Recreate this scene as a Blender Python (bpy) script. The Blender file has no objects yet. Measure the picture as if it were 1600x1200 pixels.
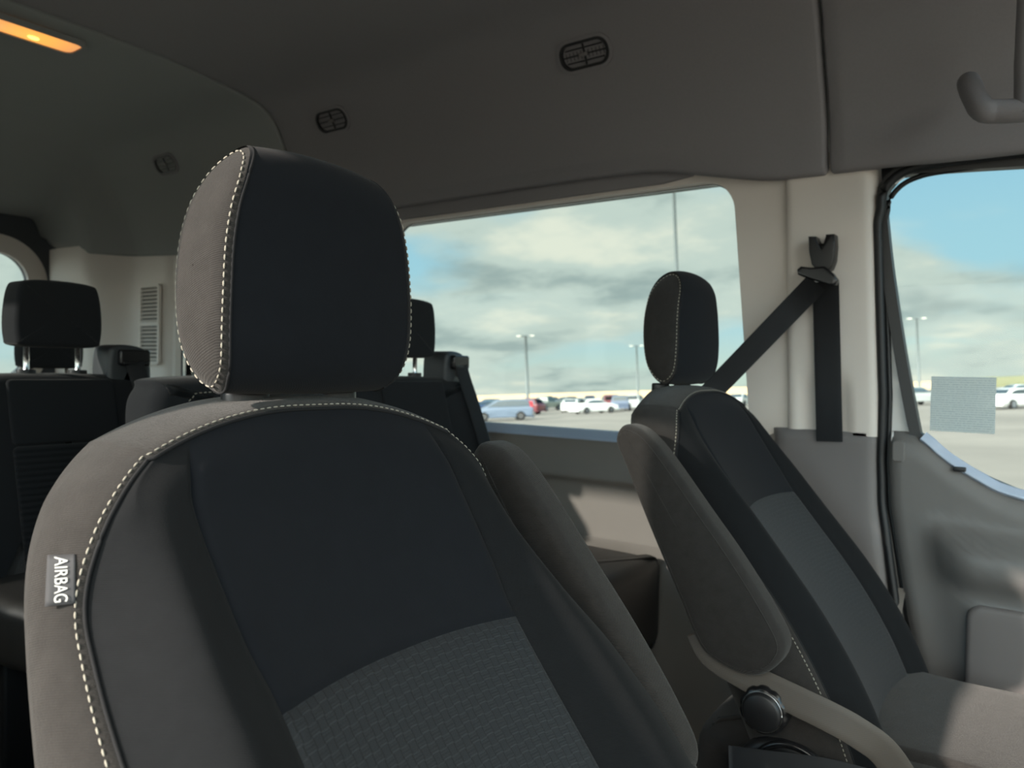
import bpy, bmesh, math, random
from mathutils import Vector, Matrix, noise
from mathutils.geometry import tessellate_polygon
random.seed(7)
S = bpy.context.scene
C = bpy.data.collections.new('van_interior'); S.collection.children.link(C)
pi = math.pi
LIFT = 1.15            # eye height above the cab floor

# ------------------------------------------------------------------ camera
F = 1198.873
RX = Vector((0.8056194, 0.02715016, -0.59181099))
RY = Vector((0.5921508, -0.00604921, 0.80580447))
RZ = Vector((0.01829773, -0.99961306, -0.02095036))
cam_d = bpy.data.cameras.new('camera'); cam = bpy.data.objects.new('camera', cam_d); C.objects.link(cam)
cx = Vector((RX[0], RY[0], RZ[0])); cy = Vector((RX[1], RY[1], RZ[1])); cz = Vector((RX[2], RY[2], RZ[2]))
m3 = Matrix((cx, -cy, -cz)).transposed()
cam.matrix_world = Matrix.Translation((0, 0, LIFT)) @ m3.to_4x4()
cam_d.sensor_width = 36; cam_d.lens = F / 1600 * 36
cam_d.clip_start = 0.02; cam_d.clip_end = 3000
cam_d.dof.use_dof = True; cam_d.dof.focus_distance = 0.85; cam_d.dof.aperture_fstop = 7.5
S.camera = cam

# ------------------------------------------------------------------ view
S.view_settings.view_transform = 'Standard'; S.view_settings.look = 'None'
S.view_settings.exposure = 0.0; S.view_settings.gamma = 1.0
S.view_settings.use_curve_mapping = False
S.cycles.max_bounces = 8; S.cycles.diffuse_bounces = 5; S.cycles.transparent_max_bounces = 12
S.cycles.use_denoising = True

def lin(r, g, b):
    f = lambda c: (c/255/12.92) if c/255 <= .04045 else ((c/255+.055)/1.055)**2.4
    return (f(r), f(g), f(b), 1)

# ------------------------------------------------------------------ sky
TILT = math.radians(3.56)                    # the van stands nose down on the lot
WROT = Matrix.Rotation(-TILT, 4, 'Y')        # level world -> van axes
W = bpy.data.worlds.new('sky'); S.world = W; W.use_nodes = True
nt = W.node_tree; nt.nodes.clear()
def N(nt, t, **k):
    n = nt.nodes.new(t)
    for a, v in k.items():
        if a in n.inputs: n.inputs[a].default_value = v
        else: setattr(n, a, v)
    return n
def ramp(nt, stops, interp='EASE'):
    r = nt.nodes.new('ShaderNodeValToRGB'); r.color_ramp.interpolation = interp
    e = r.color_ramp.elements
    while len(e) < len(stops): e.new(.5)
    for q, (p, c) in zip(e, stops): q.position = p; q.color = c
    return r
L = nt.links.new
tc = N(nt, 'ShaderNodeTexCoord')
mp = N(nt, 'ShaderNodeMapping'); mp.vector_type = 'POINT'; mp.inputs['Rotation'].default_value = (0, TILT, 0)
L(tc.outputs['Generated'], mp.inputs['Vector'])
sx = N(nt, 'ShaderNodeSeparateXYZ'); L(mp.outputs[0], sx.inputs[0])
# clouds lie on a high flat layer: divide by elevation
el = N(nt, 'ShaderNodeMath', operation='ADD'); L(sx.outputs[2], el.inputs[0]); el.inputs[1].default_value = .20
mx_ = N(nt, 'ShaderNodeMath', operation='MAXIMUM'); L(el.outputs[0], mx_.inputs[0]); mx_.inputs[1].default_value = .05
dx = N(nt, 'ShaderNodeMath', operation='DIVIDE'); L(sx.outputs[0], dx.inputs[0]); L(mx_.outputs[0], dx.inputs[1])
dy = N(nt, 'ShaderNodeMath', operation='DIVIDE'); L(sx.outputs[1], dy.inputs[0]); L(mx_.outputs[0], dy.inputs[1])
cb = N(nt, 'ShaderNodeCombineXYZ'); L(dx.outputs[0], cb.inputs[0]); L(dy.outputs[0], cb.inputs[1])
CLOUD_OFF = N(nt, 'ShaderNodeMapping'); CLOUD_OFF.inputs['Location'].default_value = (11.9, -3.8, 0)
L(cb.outputs[0], CLOUD_OFF.inputs['Vector'])
n1 = N(nt, 'ShaderNodeTexNoise', Scale=.62, Detail=5.0, Roughness=.5, Distortion=.25); L(CLOUD_OFF.outputs[0], n1.inputs['Vector'])
n2 = N(nt, 'ShaderNodeTexNoise', Scale=1.5, Detail=6.0, Roughness=.55); L(CLOUD_OFF.outputs[0], n2.inputs['Vector'])
cov = ramp(nt, [(.425, (0, 0, 0, 1)), (.54, (1, 1, 1, 1))]); L(n1.outputs['Fac'], cov.inputs[0])
ccol = ramp(nt, [(.34, lin(160, 176, 172)), (.50, lin(202, 213, 203)), (.64, lin(234, 234, 216))]); L(n2.outputs['Fac'], ccol.inputs[0])
blue = ramp(nt, [(.0, lin(205, 220, 205)), (.12, lin(168, 212, 224)), (.45, lin(120, 182, 220)), (1, lin(70, 130, 190))]); L(sx.outputs[2], blue.inputs[0])
mix = N(nt, 'ShaderNodeMixRGB'); L(cov.outputs[0], mix.inputs[0]); L(blue.outputs[0], mix.inputs[1]); L(ccol.outputs[0], mix.inputs[2])
# brighter half of the sky on the sun's side
sd = N(nt, 'ShaderNodeVectorMath', operation='DOT_PRODUCT'); L(mp.outputs[0], sd.inputs[0]); sd.inputs[1].default_value = (0.05, -0.95, .3)
sr = N(nt, 'ShaderNodeMapRange'); sr.inputs['From Min'].default_value = -.2; sr.inputs['From Max'].default_value = 1
sr.inputs['To Min'].default_value = 1.08; sr.inputs['To Max'].default_value = 7.6; L(sd.outputs['Value'], sr.inputs['Value'])
wm = N(nt, 'ShaderNodeMapRange'); wm.inputs['From Min'].default_value = 0; wm.inputs['From Max'].default_value = .9; L(sd.outputs['Value'], wm.inputs['Value'])
wx_ = N(nt, 'ShaderNodeMixRGB'); wx_.blend_type = 'MULTIPLY'; L(wm.outputs[0], wx_.inputs[0]); L(mix.outputs[0], wx_.inputs[1]); wx_.inputs[2].default_value = (1.07, .925, .90, 1)
bg = N(nt, 'ShaderNodeBackground'); L(wx_.outputs[0], bg.inputs[0]); L(sr.outputs[0], bg.inputs[1])
wo = N(nt, 'ShaderNodeOutputWorld'); L(bg.outputs[0], wo.inputs[0])

# ------------------------------------------------------------------ sun
sun_d = bpy.data.lights.new('sun', 'SUN'); sun_d.energy = 8.0; sun_d.angle = math.radians(1.2); sun_d.color = (1, .90, .80)
sun = bpy.data.objects.new('sun', sun_d); C.objects.link(sun)
SUN_TO = Vector((-0.34, -1, .42)).normalized()
sun.rotation_euler = SUN_TO.to_track_quat('Z', 'Y').to_euler(); sun.location = (0, -6, 6)

# ------------------------------------------------------------------ helpers
def ray(px, py):
    q = Vector(((px-800)/F, (py-600)/F, 1))
    return Vector((RX.dot(q), RY.dot(q), RZ.dot(q)))
def U(px, py, ax, v):
    r = ray(px, py); return r*(v/r[ax])
def mesh_obj(name, bm, mat, parent=None, smooth=True):
    me = bpy.data.meshes.new(name); bm.normal_update(); bm.to_mesh(me); bm.free()
    for m in (mat if isinstance(mat, (list, tuple)) else [mat]): me.materials.append(m)
    if smooth:
        for p in me.polygons: p.use_smooth = True
    o = bpy.data.objects.new(name, me); C.objects.link(o)
    if parent: o.parent = parent
    return o
def tag(o, label=None, cat=None, group=None, kind=None):
    if label: o['label'] = label
    if cat: o['category'] = cat
    if group: o['group'] = group
    if kind: o['kind'] = kind
    return o
def empty(name, loc=(0, 0, 0)):
    o = bpy.data.objects.new(name, None); C.objects.link(o); o.location = loc; o.empty_display_size = .05; return o
def copy_tree(o, parent=None):
    c = o.copy(); C.objects.link(c)
    if parent: c.parent = parent
    for ch in [k for k in C.objects if k.parent == o]: copy_tree(ch, c)
    return c
def grid(bm, rows, close_u=False, close_v=False, flip=False):
    vs = [[bm.verts.new(p) for p in r] for r in rows]
    nr, nc = len(vs), len(vs[0])
    for i in range(nr if close_v else nr-1):
        for j in range(nc if close_u else nc-1):
            a, b, c, d = vs[i][j], vs[i][(j+1) % nc], vs[(i+1) % nr][(j+1) % nc], vs[(i+1) % nr][j]
            try: bm.faces.new((a, d, c, b) if flip else (a, b, c, d))
            except ValueError: pass
    return vs
def box(bm, lo, hi, mat=None, bev=0):
    t = bmesh.new(); bmesh.ops.create_cube(t, size=1)
    for v in t.verts: v.co = Vector([lo[i] + (v.co[i]+.5)*(hi[i]-lo[i]) for i in range(3)])
    if bev: bmesh.ops.bevel(t, geom=t.edges[:], offset=bev, segments=3, affect='EDGES', profile=.5)
    if mat is not None: t.transform(mat)
    me = bpy.data.meshes.new('t'); t.to_mesh(me); bm.from_mesh(me); bpy.data.meshes.remove(me); t.free()
def catmull(pts, n=8, closed=False):
    P = [Vector(p) for p in pts]; out = []; m = len(P)
    for i in range(m if closed else m-1):
        g = (lambda k: P[k % m]) if closed else (lambda k: P[max(0, min(m-1, k))])
        a, b, c, d = g(i-1), g(i), g(i+1), g(i+2)
        for k in range(n):
            t = k/n
            out.append(.5*((2*b)+(c-a)*t+(2*a-5*b+4*c-d)*t*t+(-a+3*b-3*c+d)*t**3))
    if not closed: out.append(P[-1])
    return out
def tube(bm, pts, r, seg=8, caps=True, flat=None):
    """round tube, or with flat=(w,t,normal) a strap of width w and thickness t"""
    pts = [Vector(p) for p in pts]; rings = []
    for i, p in enumerate(pts):
        d = (pts[min(i+1, len(pts)-1)] - pts[max(i-1, 0)]).normalized()
        if flat:
            nrm = flat[2] if isinstance(flat[2], Vector) else flat[2][i]
            s = d.cross(nrm).normalized(); n_ = s.cross(d).normalized(); w, t = flat[0]/2, flat[1]/2
            cs = [(-1, -.6), (-.97, -1), (-.5, -1), (0, -1), (.5, -1), (.97, -1), (1, -.6), (1, .6), (.97, 1), (.5, 1), (0, 1), (-.5, 1), (-.97, 1), (-1, .6)]
            rings.append([p + s*(a*w) + n_*(b*t) for a, b in cs])
        else:
            ref = Vector((0, 0, 1)) if abs(d.z) < .9 else Vector((1, 0, 0))
            s = d.cross(ref).normalized(); n_ = s.cross(d)
            rr = r[i] if isinstance(r, (list, tuple)) else r
            rings.append([p + s*(rr*math.cos(2*pi*k/seg)) + n_*(rr*math.sin(2*pi*k/seg)) for k in range(seg)])
    vs = grid(bm, rings, close_u=True)
    if caps: bm.faces.new(vs[0]); bm.faces.new(vs[-1][::-1])
def stitches(name, curve, mat, parent, dash=.0048, gap=.0026, r=.0008):
    """a running stitch: a row of short raised thread dashes along a 3D curve"""
    bm = bmesh.new(); P = [Vector(p) for p in curve]
    acc = 0; segs = []; cur = 0; L_ = [0]
    for i in range(1, len(P)): L_.append(L_[-1] + (P[i]-P[i-1]).length)
    def at(s):
        s = max(0, min(L_[-1]-1e-9, s)); i = 0; lo, hi = 0, len(L_)-1
        while hi-lo > 1:
            m = (lo+hi)//2
            if L_[m] <= s: lo = m
            else: hi = m
        k = (s-L_[lo])/max(1e-9, L_[lo+1]-L_[lo]); return P[lo].lerp(P[lo+1], k)
    s = 0
    while s + dash < L_[-1]:
        a, b, c, d = at(s), at(s+dash*.25), at(s+dash*.75), at(s+dash)
        tube(bm, [a, b, c, d], [r*.35, r, r, r*.35], seg=5); s += dash+gap
    return mesh_obj(name, bm, mat, parent)
def offset_poly(P, d):
    n = len(P); out = []
    area = sum(P[i][0]*P[(i+1) % n][1]-P[(i+1) % n][0]*P[i][1] for i in range(n)); sg = 1 if area > 0 else -1
    for i in range(n):
        a = Vector(P[i-1][:2]); b = Vector(P[i][:2]); c = Vector(P[(i+1) % n][:2])
        t = (c-a); t = t.normalized() if t.length > 1e-9 else Vector((1, 0)); nn = Vector((t.y, -t.x))*sg
        out.append(Vector((b.x+nn.x*d, b.y+nn.y*d)))
    return out
def pad(outline, lo, hi, r, ax, dome=0, segs=5, ntrim=True):
    """soft slab: outline in the two axes other than ax (in cyclic order given), from lo to hi along ax, edge radius r"""
    bm = bmesh.new(); rings = []
    def P(q, h): 
        v = [0, 0, 0]; o = [i for i in range(3) if i != ax]; v[o[0]] = q[0]; v[o[1]] = q[1]; v[ax] = h; return v
    cen = Vector((sum(p[0] for p in outline)/len(outline), sum(p[1] for p in outline)/len(outline)))
    def cap(h, sgn):
        R = []
        base = offset_poly(outline, -r)
        for k in (.0, .15, .35, .6, .85):
            R.append([P(q.lerp(cen, 1-k) if k else q.lerp(cen, .9995), h + sgn*dome*(1-k*k)) for q in base])
        return R
    rings += cap(lo, -1)
    for i in range(segs+1):
        a = i/segs*pi/2; rings.append([P(q, lo + r*(1-math.sin(a))*1.0) for q in offset_poly(outline, -r*(1-math.sin(a)) if False else -r*(1-math.sin(a)))]) if False else rings.append([P(q, lo + r*(1-math.cos(a))) for q in offset_poly(outline, -r*(1-math.sin(a)))])
    for i in range(segs+1):
        a = (1-i/segs)*pi/2; rings.append([P(q, hi - r*(1-math.cos(a))) for q in offset_poly(outline, -r*(1-math.sin(a)))])
    rings += cap(hi, 1)[::-1]
    grid(bm, rings, close_u=True)
    bmesh.ops.remove_doubles(bm, verts=bm.verts, dist=1e-6)
    bmesh.ops.recalc_face_normals(bm, faces=bm.faces)
    return bm
def plate(outline, holes, ax, v0, v1):
    """flat sheet with holes, between ax=v0 and ax=v1; outlines are 2D in the other two axes"""
    bm = bmesh.new(); o = [i for i in range(3) if i != ax]
    def P(q, h):
        v = [0, 0, 0]; v[o[0]] = q[0]; v[o[1]] = q[1]; v[ax] = h; return v
    loops = [outline]+holes; flat = [p for l in loops for p in l]
    tris = tessellate_polygon([[Vector((p[0], p[1], 0)) for p in l] for l in loops])
    A = [bm.verts.new(P(p, v0)) for p in flat]; B = [bm.verts.new(P(p, v1)) for p in flat]
    for t in tris:
        try: bm.faces.new([A[i] for i in t]); bm.faces.new([B[i] for i in t][::-1])
        except ValueError: pass
    k = 0
    for l in loops:
        n = len(l)
        for i in range(n):
            a, b = k+i, k+(i+1) % n
            bm.faces.new((A[a], A[b], B[b], B[a]))
        k += n
    bmesh.ops.recalc_face_normals(bm, faces=bm.faces)
    return bm
def rrect(x0, x1, z0, z1, r, n=8, skew=0):
    out = []
    for cx_, cz_, a0 in ((x1-r, z1-r, 0), (x0+r, z1-r, 90), (x0+r, z0+r, 180), (x1-r, z0+r, 270)):
        for i in range(n+1):
            a = math.radians(a0+90*i/n); x = cx_+r*math.cos(a); z = cz_+r*math.sin(a)
            out.append((x + skew*(z-z0), z))
    return out
def bevel_mod(o, w=.004, s=3):
    m = o.modifiers.new('b', 'BEVEL'); m.width = w; m.segments = s; m.limit_method = 'ANGLE'; m.angle_limit = math.radians(40)
    return o
def sstep(a, b, x):
    t = max(0, min(1, (x-a)/(b-a))); return t*t*(3-2*t)
def interp(tab, x):
    if x <= tab[0][0]: return tab[0][1]
    for (a, b), (c, d) in zip(tab, tab[1:]):
        if x <= c:
            t = (x-a)/(c-a); return b+(d-b)*t
    return tab[-1][1]

# ------------------------------------------------------------------ materials
def mat(name, col, rough=.6, metal=0, bump=None, sheen=0, spec=.5, var=0, vscale=3, coat=0, emit=None):
    """bump=(kind, scale, strength, distance)"""
    m = bpy.data.materials.new(name); m.use_nodes = True; nt = m.node_tree; b = nt.nodes['Principled BSDF']
    b.inputs['Base Color'].default_value = col; b.inputs['Roughness'].default_value = rough; b.inputs['Metallic'].default_value = metal
    b.inputs['Specular IOR Level'].default_value = spec
    if sheen: b.inputs['Sheen Weight'].default_value = sheen; b.inputs['Sheen Roughness'].default_value = .45; b.inputs['Sheen Tint'].default_value = (1, .97, .93, 1)
    if coat: b.inputs['Coat Weight'].default_value = coat
    if emit: b.inputs['Emission Color'].default_value = emit[0]; b.inputs['Emission Strength'].default_value = emit[1]
    tc = nt.nodes.new('ShaderNodeTexCoord'); L = nt.links.new
    if var:
        n = N(nt, 'ShaderNodeTexNoise', Scale=vscale, Detail=6.0, Roughness=.6); L(tc.outputs['Object'], n.inputs['Vector'])
        r = N(nt, 'ShaderNodeMapRange'); r.inputs['From Min'].default_value = .3; r.inputs['From Max'].default_value = .7
        r.inputs['To Min'].default_value = 1-var; r.inputs['To Max'].default_value = 1+var; L(n.outputs['Fac'], r.inputs['Value'])
        v = N(nt, 'ShaderNodeVectorMath', operation='SCALE'); v.inputs[0].default_value = col[:3]; L(r.outputs[0], v.inputs['Scale']); L(v.outputs[0], b.inputs['Base Color'])
    if bump:
        kind, sc, st, dist = bump; bp = N(nt, 'ShaderNodeBump'); bp.inputs['Strength'].default_value = st; bp.inputs['Distance'].default_value = dist
        if kind == 'noise':
            n = N(nt, 'ShaderNodeTexNoise', Scale=sc, Detail=3.0, Roughness=.6); L(tc.outputs['Object'], n.inputs['Vector']); L(n.outputs['Fac'], bp.inputs['Height'])
        elif kind == 'weave':
            mp = N(nt, 'ShaderNodeMapping'); mp.inputs['Rotation'].default_value = (.5, .35, .3); L(tc.outputs['Object'], mp.inputs[0])
            w = N(nt, 'ShaderNodeTexWave', Scale=sc, Distortion=1.2, Detail=1.0); w.bands_direction = 'Z'; w.inputs['Detail Scale'].default_value = 4; L(mp.outputs[0], w.inputs['Vector'])
            n = N(nt, 'ShaderNodeTexNoise', Scale=sc*3, Detail=2.0); L(tc.outputs['Object'], n.inputs['Vector'])
            a = N(nt, 'ShaderNodeMath', operation='MULTIPLY_ADD'); L(n.outputs['Fac'], a.inputs[0]); a.inputs[1].default_value = 1.2; L(w.outputs['Fac'], a.inputs[2]); L(a.outputs[0], bp.inputs['Height'])
        elif kind == 'ribs':
            w = N(nt, 'ShaderNodeTexWave', Scale=sc, Distortion=0.0); w.bands_direction = 'Z'; L(tc.outputs['Object'], w.inputs['Vector']); L(w.outputs['Fac'], bp.inputs['Height'])
        L(bp.outputs[0], b.inputs['Normal'])
    return m
FAB = mat('seat_cloth', (.033, .030, .028, 1), .95, bump=('weave', 190, .5, .0008), sheen=.14, spec=.15, var=.12, vscale=60)
FABB = mat('seat_cloth_bolster', (.0095, .0102, .0112, 1), .95, bump=('weave', 220, .3, .0006), sheen=.05, spec=.15, var=.08, vscale=60)
FABC = mat('seat_cloth_centre', (.0088, .0102, .0130, 1), .95, bump=('weave', 260, .25, .0005), sheen=.06, spec=.15, var=.06, vscale=40)
FABR = mat('rear_seat_cloth', (.019, .020, .022, 1), .95, bump=('weave', 150, .3, .0006), sheen=.12, spec=.12)
FABRIB = mat('rear_seat_ribbed_cloth', (.014, .015, .017, 1), .9, bump=('ribs', 22, .8, .003), sheen=.12, spec=.2)
THREAD = mat('pale_thread', (.36, .33, .27, 1), .8)
GROOVE = mat('dark_piping', (.006, .006, .007, 1), .9)
BLKP = mat('black_plastic', (.012, .012, .013, 1), .42, bump=('noise', 900, .15, .0004))
BLKG = mat('gloss_black_plastic', (.010, .010, .011, 1), .22)
RUB = mat('black_rubber', (.008, .009, .010, 1), .5)
GREYP = mat('grey_plastic', lin(114, 110, 109), .6, bump=('noise', 500, .25, .0005), var=.04)
DOORP = mat('door_plastic', lin(108, 106, 104), .48, bump=('noise', 700, .25, .0004), var=.05, vscale=9)
LOWP = mat('lower_wall_plastic', lin(130, 124, 118), .6, bump=('noise', 500, .25, .0005), var=.05)
PILL = mat('pillar_trim', lin(216, 208, 200), .65, bump=('noise', 600, .2, .0004), var=.02)
HEAD = mat('headliner_cloth', lin(134, 131, 133), .95, bump=('noise', 500, .35, .0008), var=.03, vscale=200, spec=.2)
HEADR = mat('rear_headliner_cloth', lin(143, 145, 143), .95, bump=('noise', 500, .35, .0008), var=.03, vscale=200, spec=.2)
DARKT = mat('rear_door_trim', lin(62, 66, 70), .7)
WHITEM = mat('white_paint', lin(226, 226, 224), .25, coat=.6)
METAL = mat('chrome_post', (.75, .75, .74, 1), .18, metal=1)
STEEL = mat('brushed_edge', (.45, .45, .45, 1), .3, metal=1)
CARP = mat('floor_carpet', lin(80, 74, 68), .95, bump=('noise', 300, .8, .003), var=.15, vscale=40)
CUSH = mat('dark_vinyl', (.02, .019, .018, 1), .5, bump=('noise', 400, .2, .0005))
SILL = mat('window_sill_rubber', lin(60, 66, 74), .25, spec=.9)
PAPER = None
def glass_mat(name, tint=(.93, .97, .97, 1), refl=.05):
    m = bpy.data.materials.new(name); m.use_nodes = True; nt = m.node_tree; nt.nodes.clear(); L = nt.links.new
    t = N(nt, 'ShaderNodeBsdfTransparent'); t.inputs[0].default_value = tint
    g = N(nt, 'ShaderNodeBsdfGlossy'); g.inputs['Roughness'].default_value = .01
    fr = N(nt, 'ShaderNodeFresnel', IOR=1.2)
    mx = N(nt, 'ShaderNodeMixShader'); L(fr.outputs[0], mx.inputs[0]); L(t.outputs[0], mx.inputs[1]); L(g.outputs[0], mx.inputs[2])
    o = N(nt, 'ShaderNodeOutputMaterial'); L(mx.outputs[0], o.inputs[0]); return m
GLASS = glass_mat('window_glass')
def insert_mat():
    """embossed basket pattern of short dashes, on the seat insert's own UVs (metres)"""
    m = bpy.data.materials.new('embossed_insert'); m.use_nodes = True; nt = m.node_tree; L = nt.links.new; b = nt.nodes['Principled BSDF']
    b.inputs['Roughness'].default_value = .62; b.inputs['Specular IOR Level'].default_value = .35; b.inputs['Sheen Weight'].default_value = .10
    uv = N(nt, 'ShaderNodeUVMap'); sp = N(nt, 'ShaderNodeSeparateXYZ'); L(uv.outputs[0], sp.inputs[0])
    def M(op, a, b_=None, c=None):
        n = nt.nodes.new('ShaderNodeMath'); n.operation = op
        for i, x in enumerate((a, b_, c)):
            if x is None: continue
            if hasattr(x, 'is_linked') or hasattr(x, 'links'): L(x, n.inputs[i])
            else: n.inputs[i].default_value = x
        return n.outputs[0]
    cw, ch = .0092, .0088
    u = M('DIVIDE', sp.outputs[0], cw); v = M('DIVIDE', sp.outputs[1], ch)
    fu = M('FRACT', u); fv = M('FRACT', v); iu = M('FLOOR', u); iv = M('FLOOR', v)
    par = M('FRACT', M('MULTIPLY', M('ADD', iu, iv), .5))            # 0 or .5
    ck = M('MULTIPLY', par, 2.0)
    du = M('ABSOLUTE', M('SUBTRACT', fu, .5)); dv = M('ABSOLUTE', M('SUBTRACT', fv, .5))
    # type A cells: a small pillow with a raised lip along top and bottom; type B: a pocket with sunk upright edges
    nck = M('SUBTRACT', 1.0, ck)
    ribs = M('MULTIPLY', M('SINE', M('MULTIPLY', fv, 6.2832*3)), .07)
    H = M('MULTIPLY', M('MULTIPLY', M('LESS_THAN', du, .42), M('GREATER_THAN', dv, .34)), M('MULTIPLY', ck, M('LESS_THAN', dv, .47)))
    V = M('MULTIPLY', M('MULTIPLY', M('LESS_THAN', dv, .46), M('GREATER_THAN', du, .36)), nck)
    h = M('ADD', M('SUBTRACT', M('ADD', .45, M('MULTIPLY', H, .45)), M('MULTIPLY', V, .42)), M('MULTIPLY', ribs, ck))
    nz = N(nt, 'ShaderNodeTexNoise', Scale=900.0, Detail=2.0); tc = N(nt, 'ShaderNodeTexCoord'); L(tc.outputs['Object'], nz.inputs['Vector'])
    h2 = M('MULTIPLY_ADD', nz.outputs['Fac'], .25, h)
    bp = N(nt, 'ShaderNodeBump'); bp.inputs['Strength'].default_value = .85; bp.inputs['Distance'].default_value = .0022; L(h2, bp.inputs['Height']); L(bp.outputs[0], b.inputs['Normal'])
    r = ramp(nt, [(0, (.0045, .005, .006, 1)), (.42, (.013, .015, .0175, 1)), (.52, (.014, .016, .0185, 1)), (1, (.027, .030, .034, 1))], 'LINEAR'); L(h, r.inputs[0]); L(r.outputs[0], b.inputs['Base Color'])  # shading of the embossing also painted into colour: sunk edges darker, lips lighter
    return m
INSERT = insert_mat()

# ================================================================== FRONT SEATS
# local axes: x forward, y to the van's left, z up (0 = the eye height). s=+1 : armrest on the -y side (driver seat)
ZB = -.66
S1C = catmull([(a, b, 0) for a, b in [(-.01, .168), (0, .177), (.012, .192), (.03, .206), (.06, .219), (.12, .230), (.22, .237), (.4, .244), (.7, .254), (1, .258), (1.01, .258)]], 6)
S1T = [(q.x, q.y) for q in S1C]
S2T = [(q.x, q.y) for q in catmull([(0, .140, 0), (.05, .150, 0), (.1, .155, 0), (.25, .151, 0), (.35, .143, 0), (.6, .145, 0), (1, .15, 0)], 6)]
HSEAM = .335
def ztop(y): return -.044 - .034*max(0, (abs(y)-.02)/.157)**2.1
def xf(z):
    x = .81*(-.10-z)
    if z > -.14: x += 2.2*(z+.14)**2
    if z < -.36: x -= .9*(z+.36)**2*(1 if z > -.62 else 1)
    return x
WIDE = {'w': 0, 'sg': 1}
def front(s, v):
    """s in -1..1 across between the outer seams, v 0 top .. 1 bottom"""
    y1 = interp(S1T, v); y2 = interp(S2T, v); a = abs(s)
    if s*WIDE['sg'] > 0: y1 += WIDE['w']*sstep(.16, .42, v)
    y = (a/.6*y2) if a < .6 else y2+(a-.6)/.4*(y1-y2)
    sg = 1 if s >= 0 else -1; y *= sg
    z = -.044 + v*(ZB+.044) + (ztop(y)+.044)*(1-v)**4; x = xf(z)
    grow = .030*sstep(0, .35, v)
    if a < .6: x -= grow*(1-.45*(a/.6)**2) - .006*math.cos(pi*(a/.6))*0
    else:
        q = (a-.6)/.4
        x += -grow*.55*(1-sstep(0, .55, q)) + (.002+grow*.30)*sstep(0, .1, v)*math.sin(pi*q) - .052*(1-.55*sstep(.25, .55, v))*sstep(.30, 1, q)**1.6*sstep(0, .2, v)
    # seam creases
    x -= .0045*math.exp(-((a-.6)/.016)**2)*sstep(0, .05, v) + .004*math.exp(-((1-a)/.02)**2)
    if a < .6: x -= .004*math.exp(-((v-HSEAM)/.007)**2)
    x -= .008*max(math.exp(-(v/.03)**2), math.exp(-((1-a)/.06)**2))
    return Vector((x, y, z))
def xback(z): return -.115 + .50*(-.10-z)
def outline_front(n=60):
    """closed loop around the front: along top, down right, bottom, up left"""
    P = []
    for i in range(n): s = -1+2*i/(n-1); P.append((s, 0))
    for i in range(1, n): P.append((1, (i/(n-1))**1.8))
    for i in range(1, n): P.append((1-2*i/(n-1), 1))
    for i in range(1, n-1): P.append((-1, (1-i/(n-1))**1.8))
    return P
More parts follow.
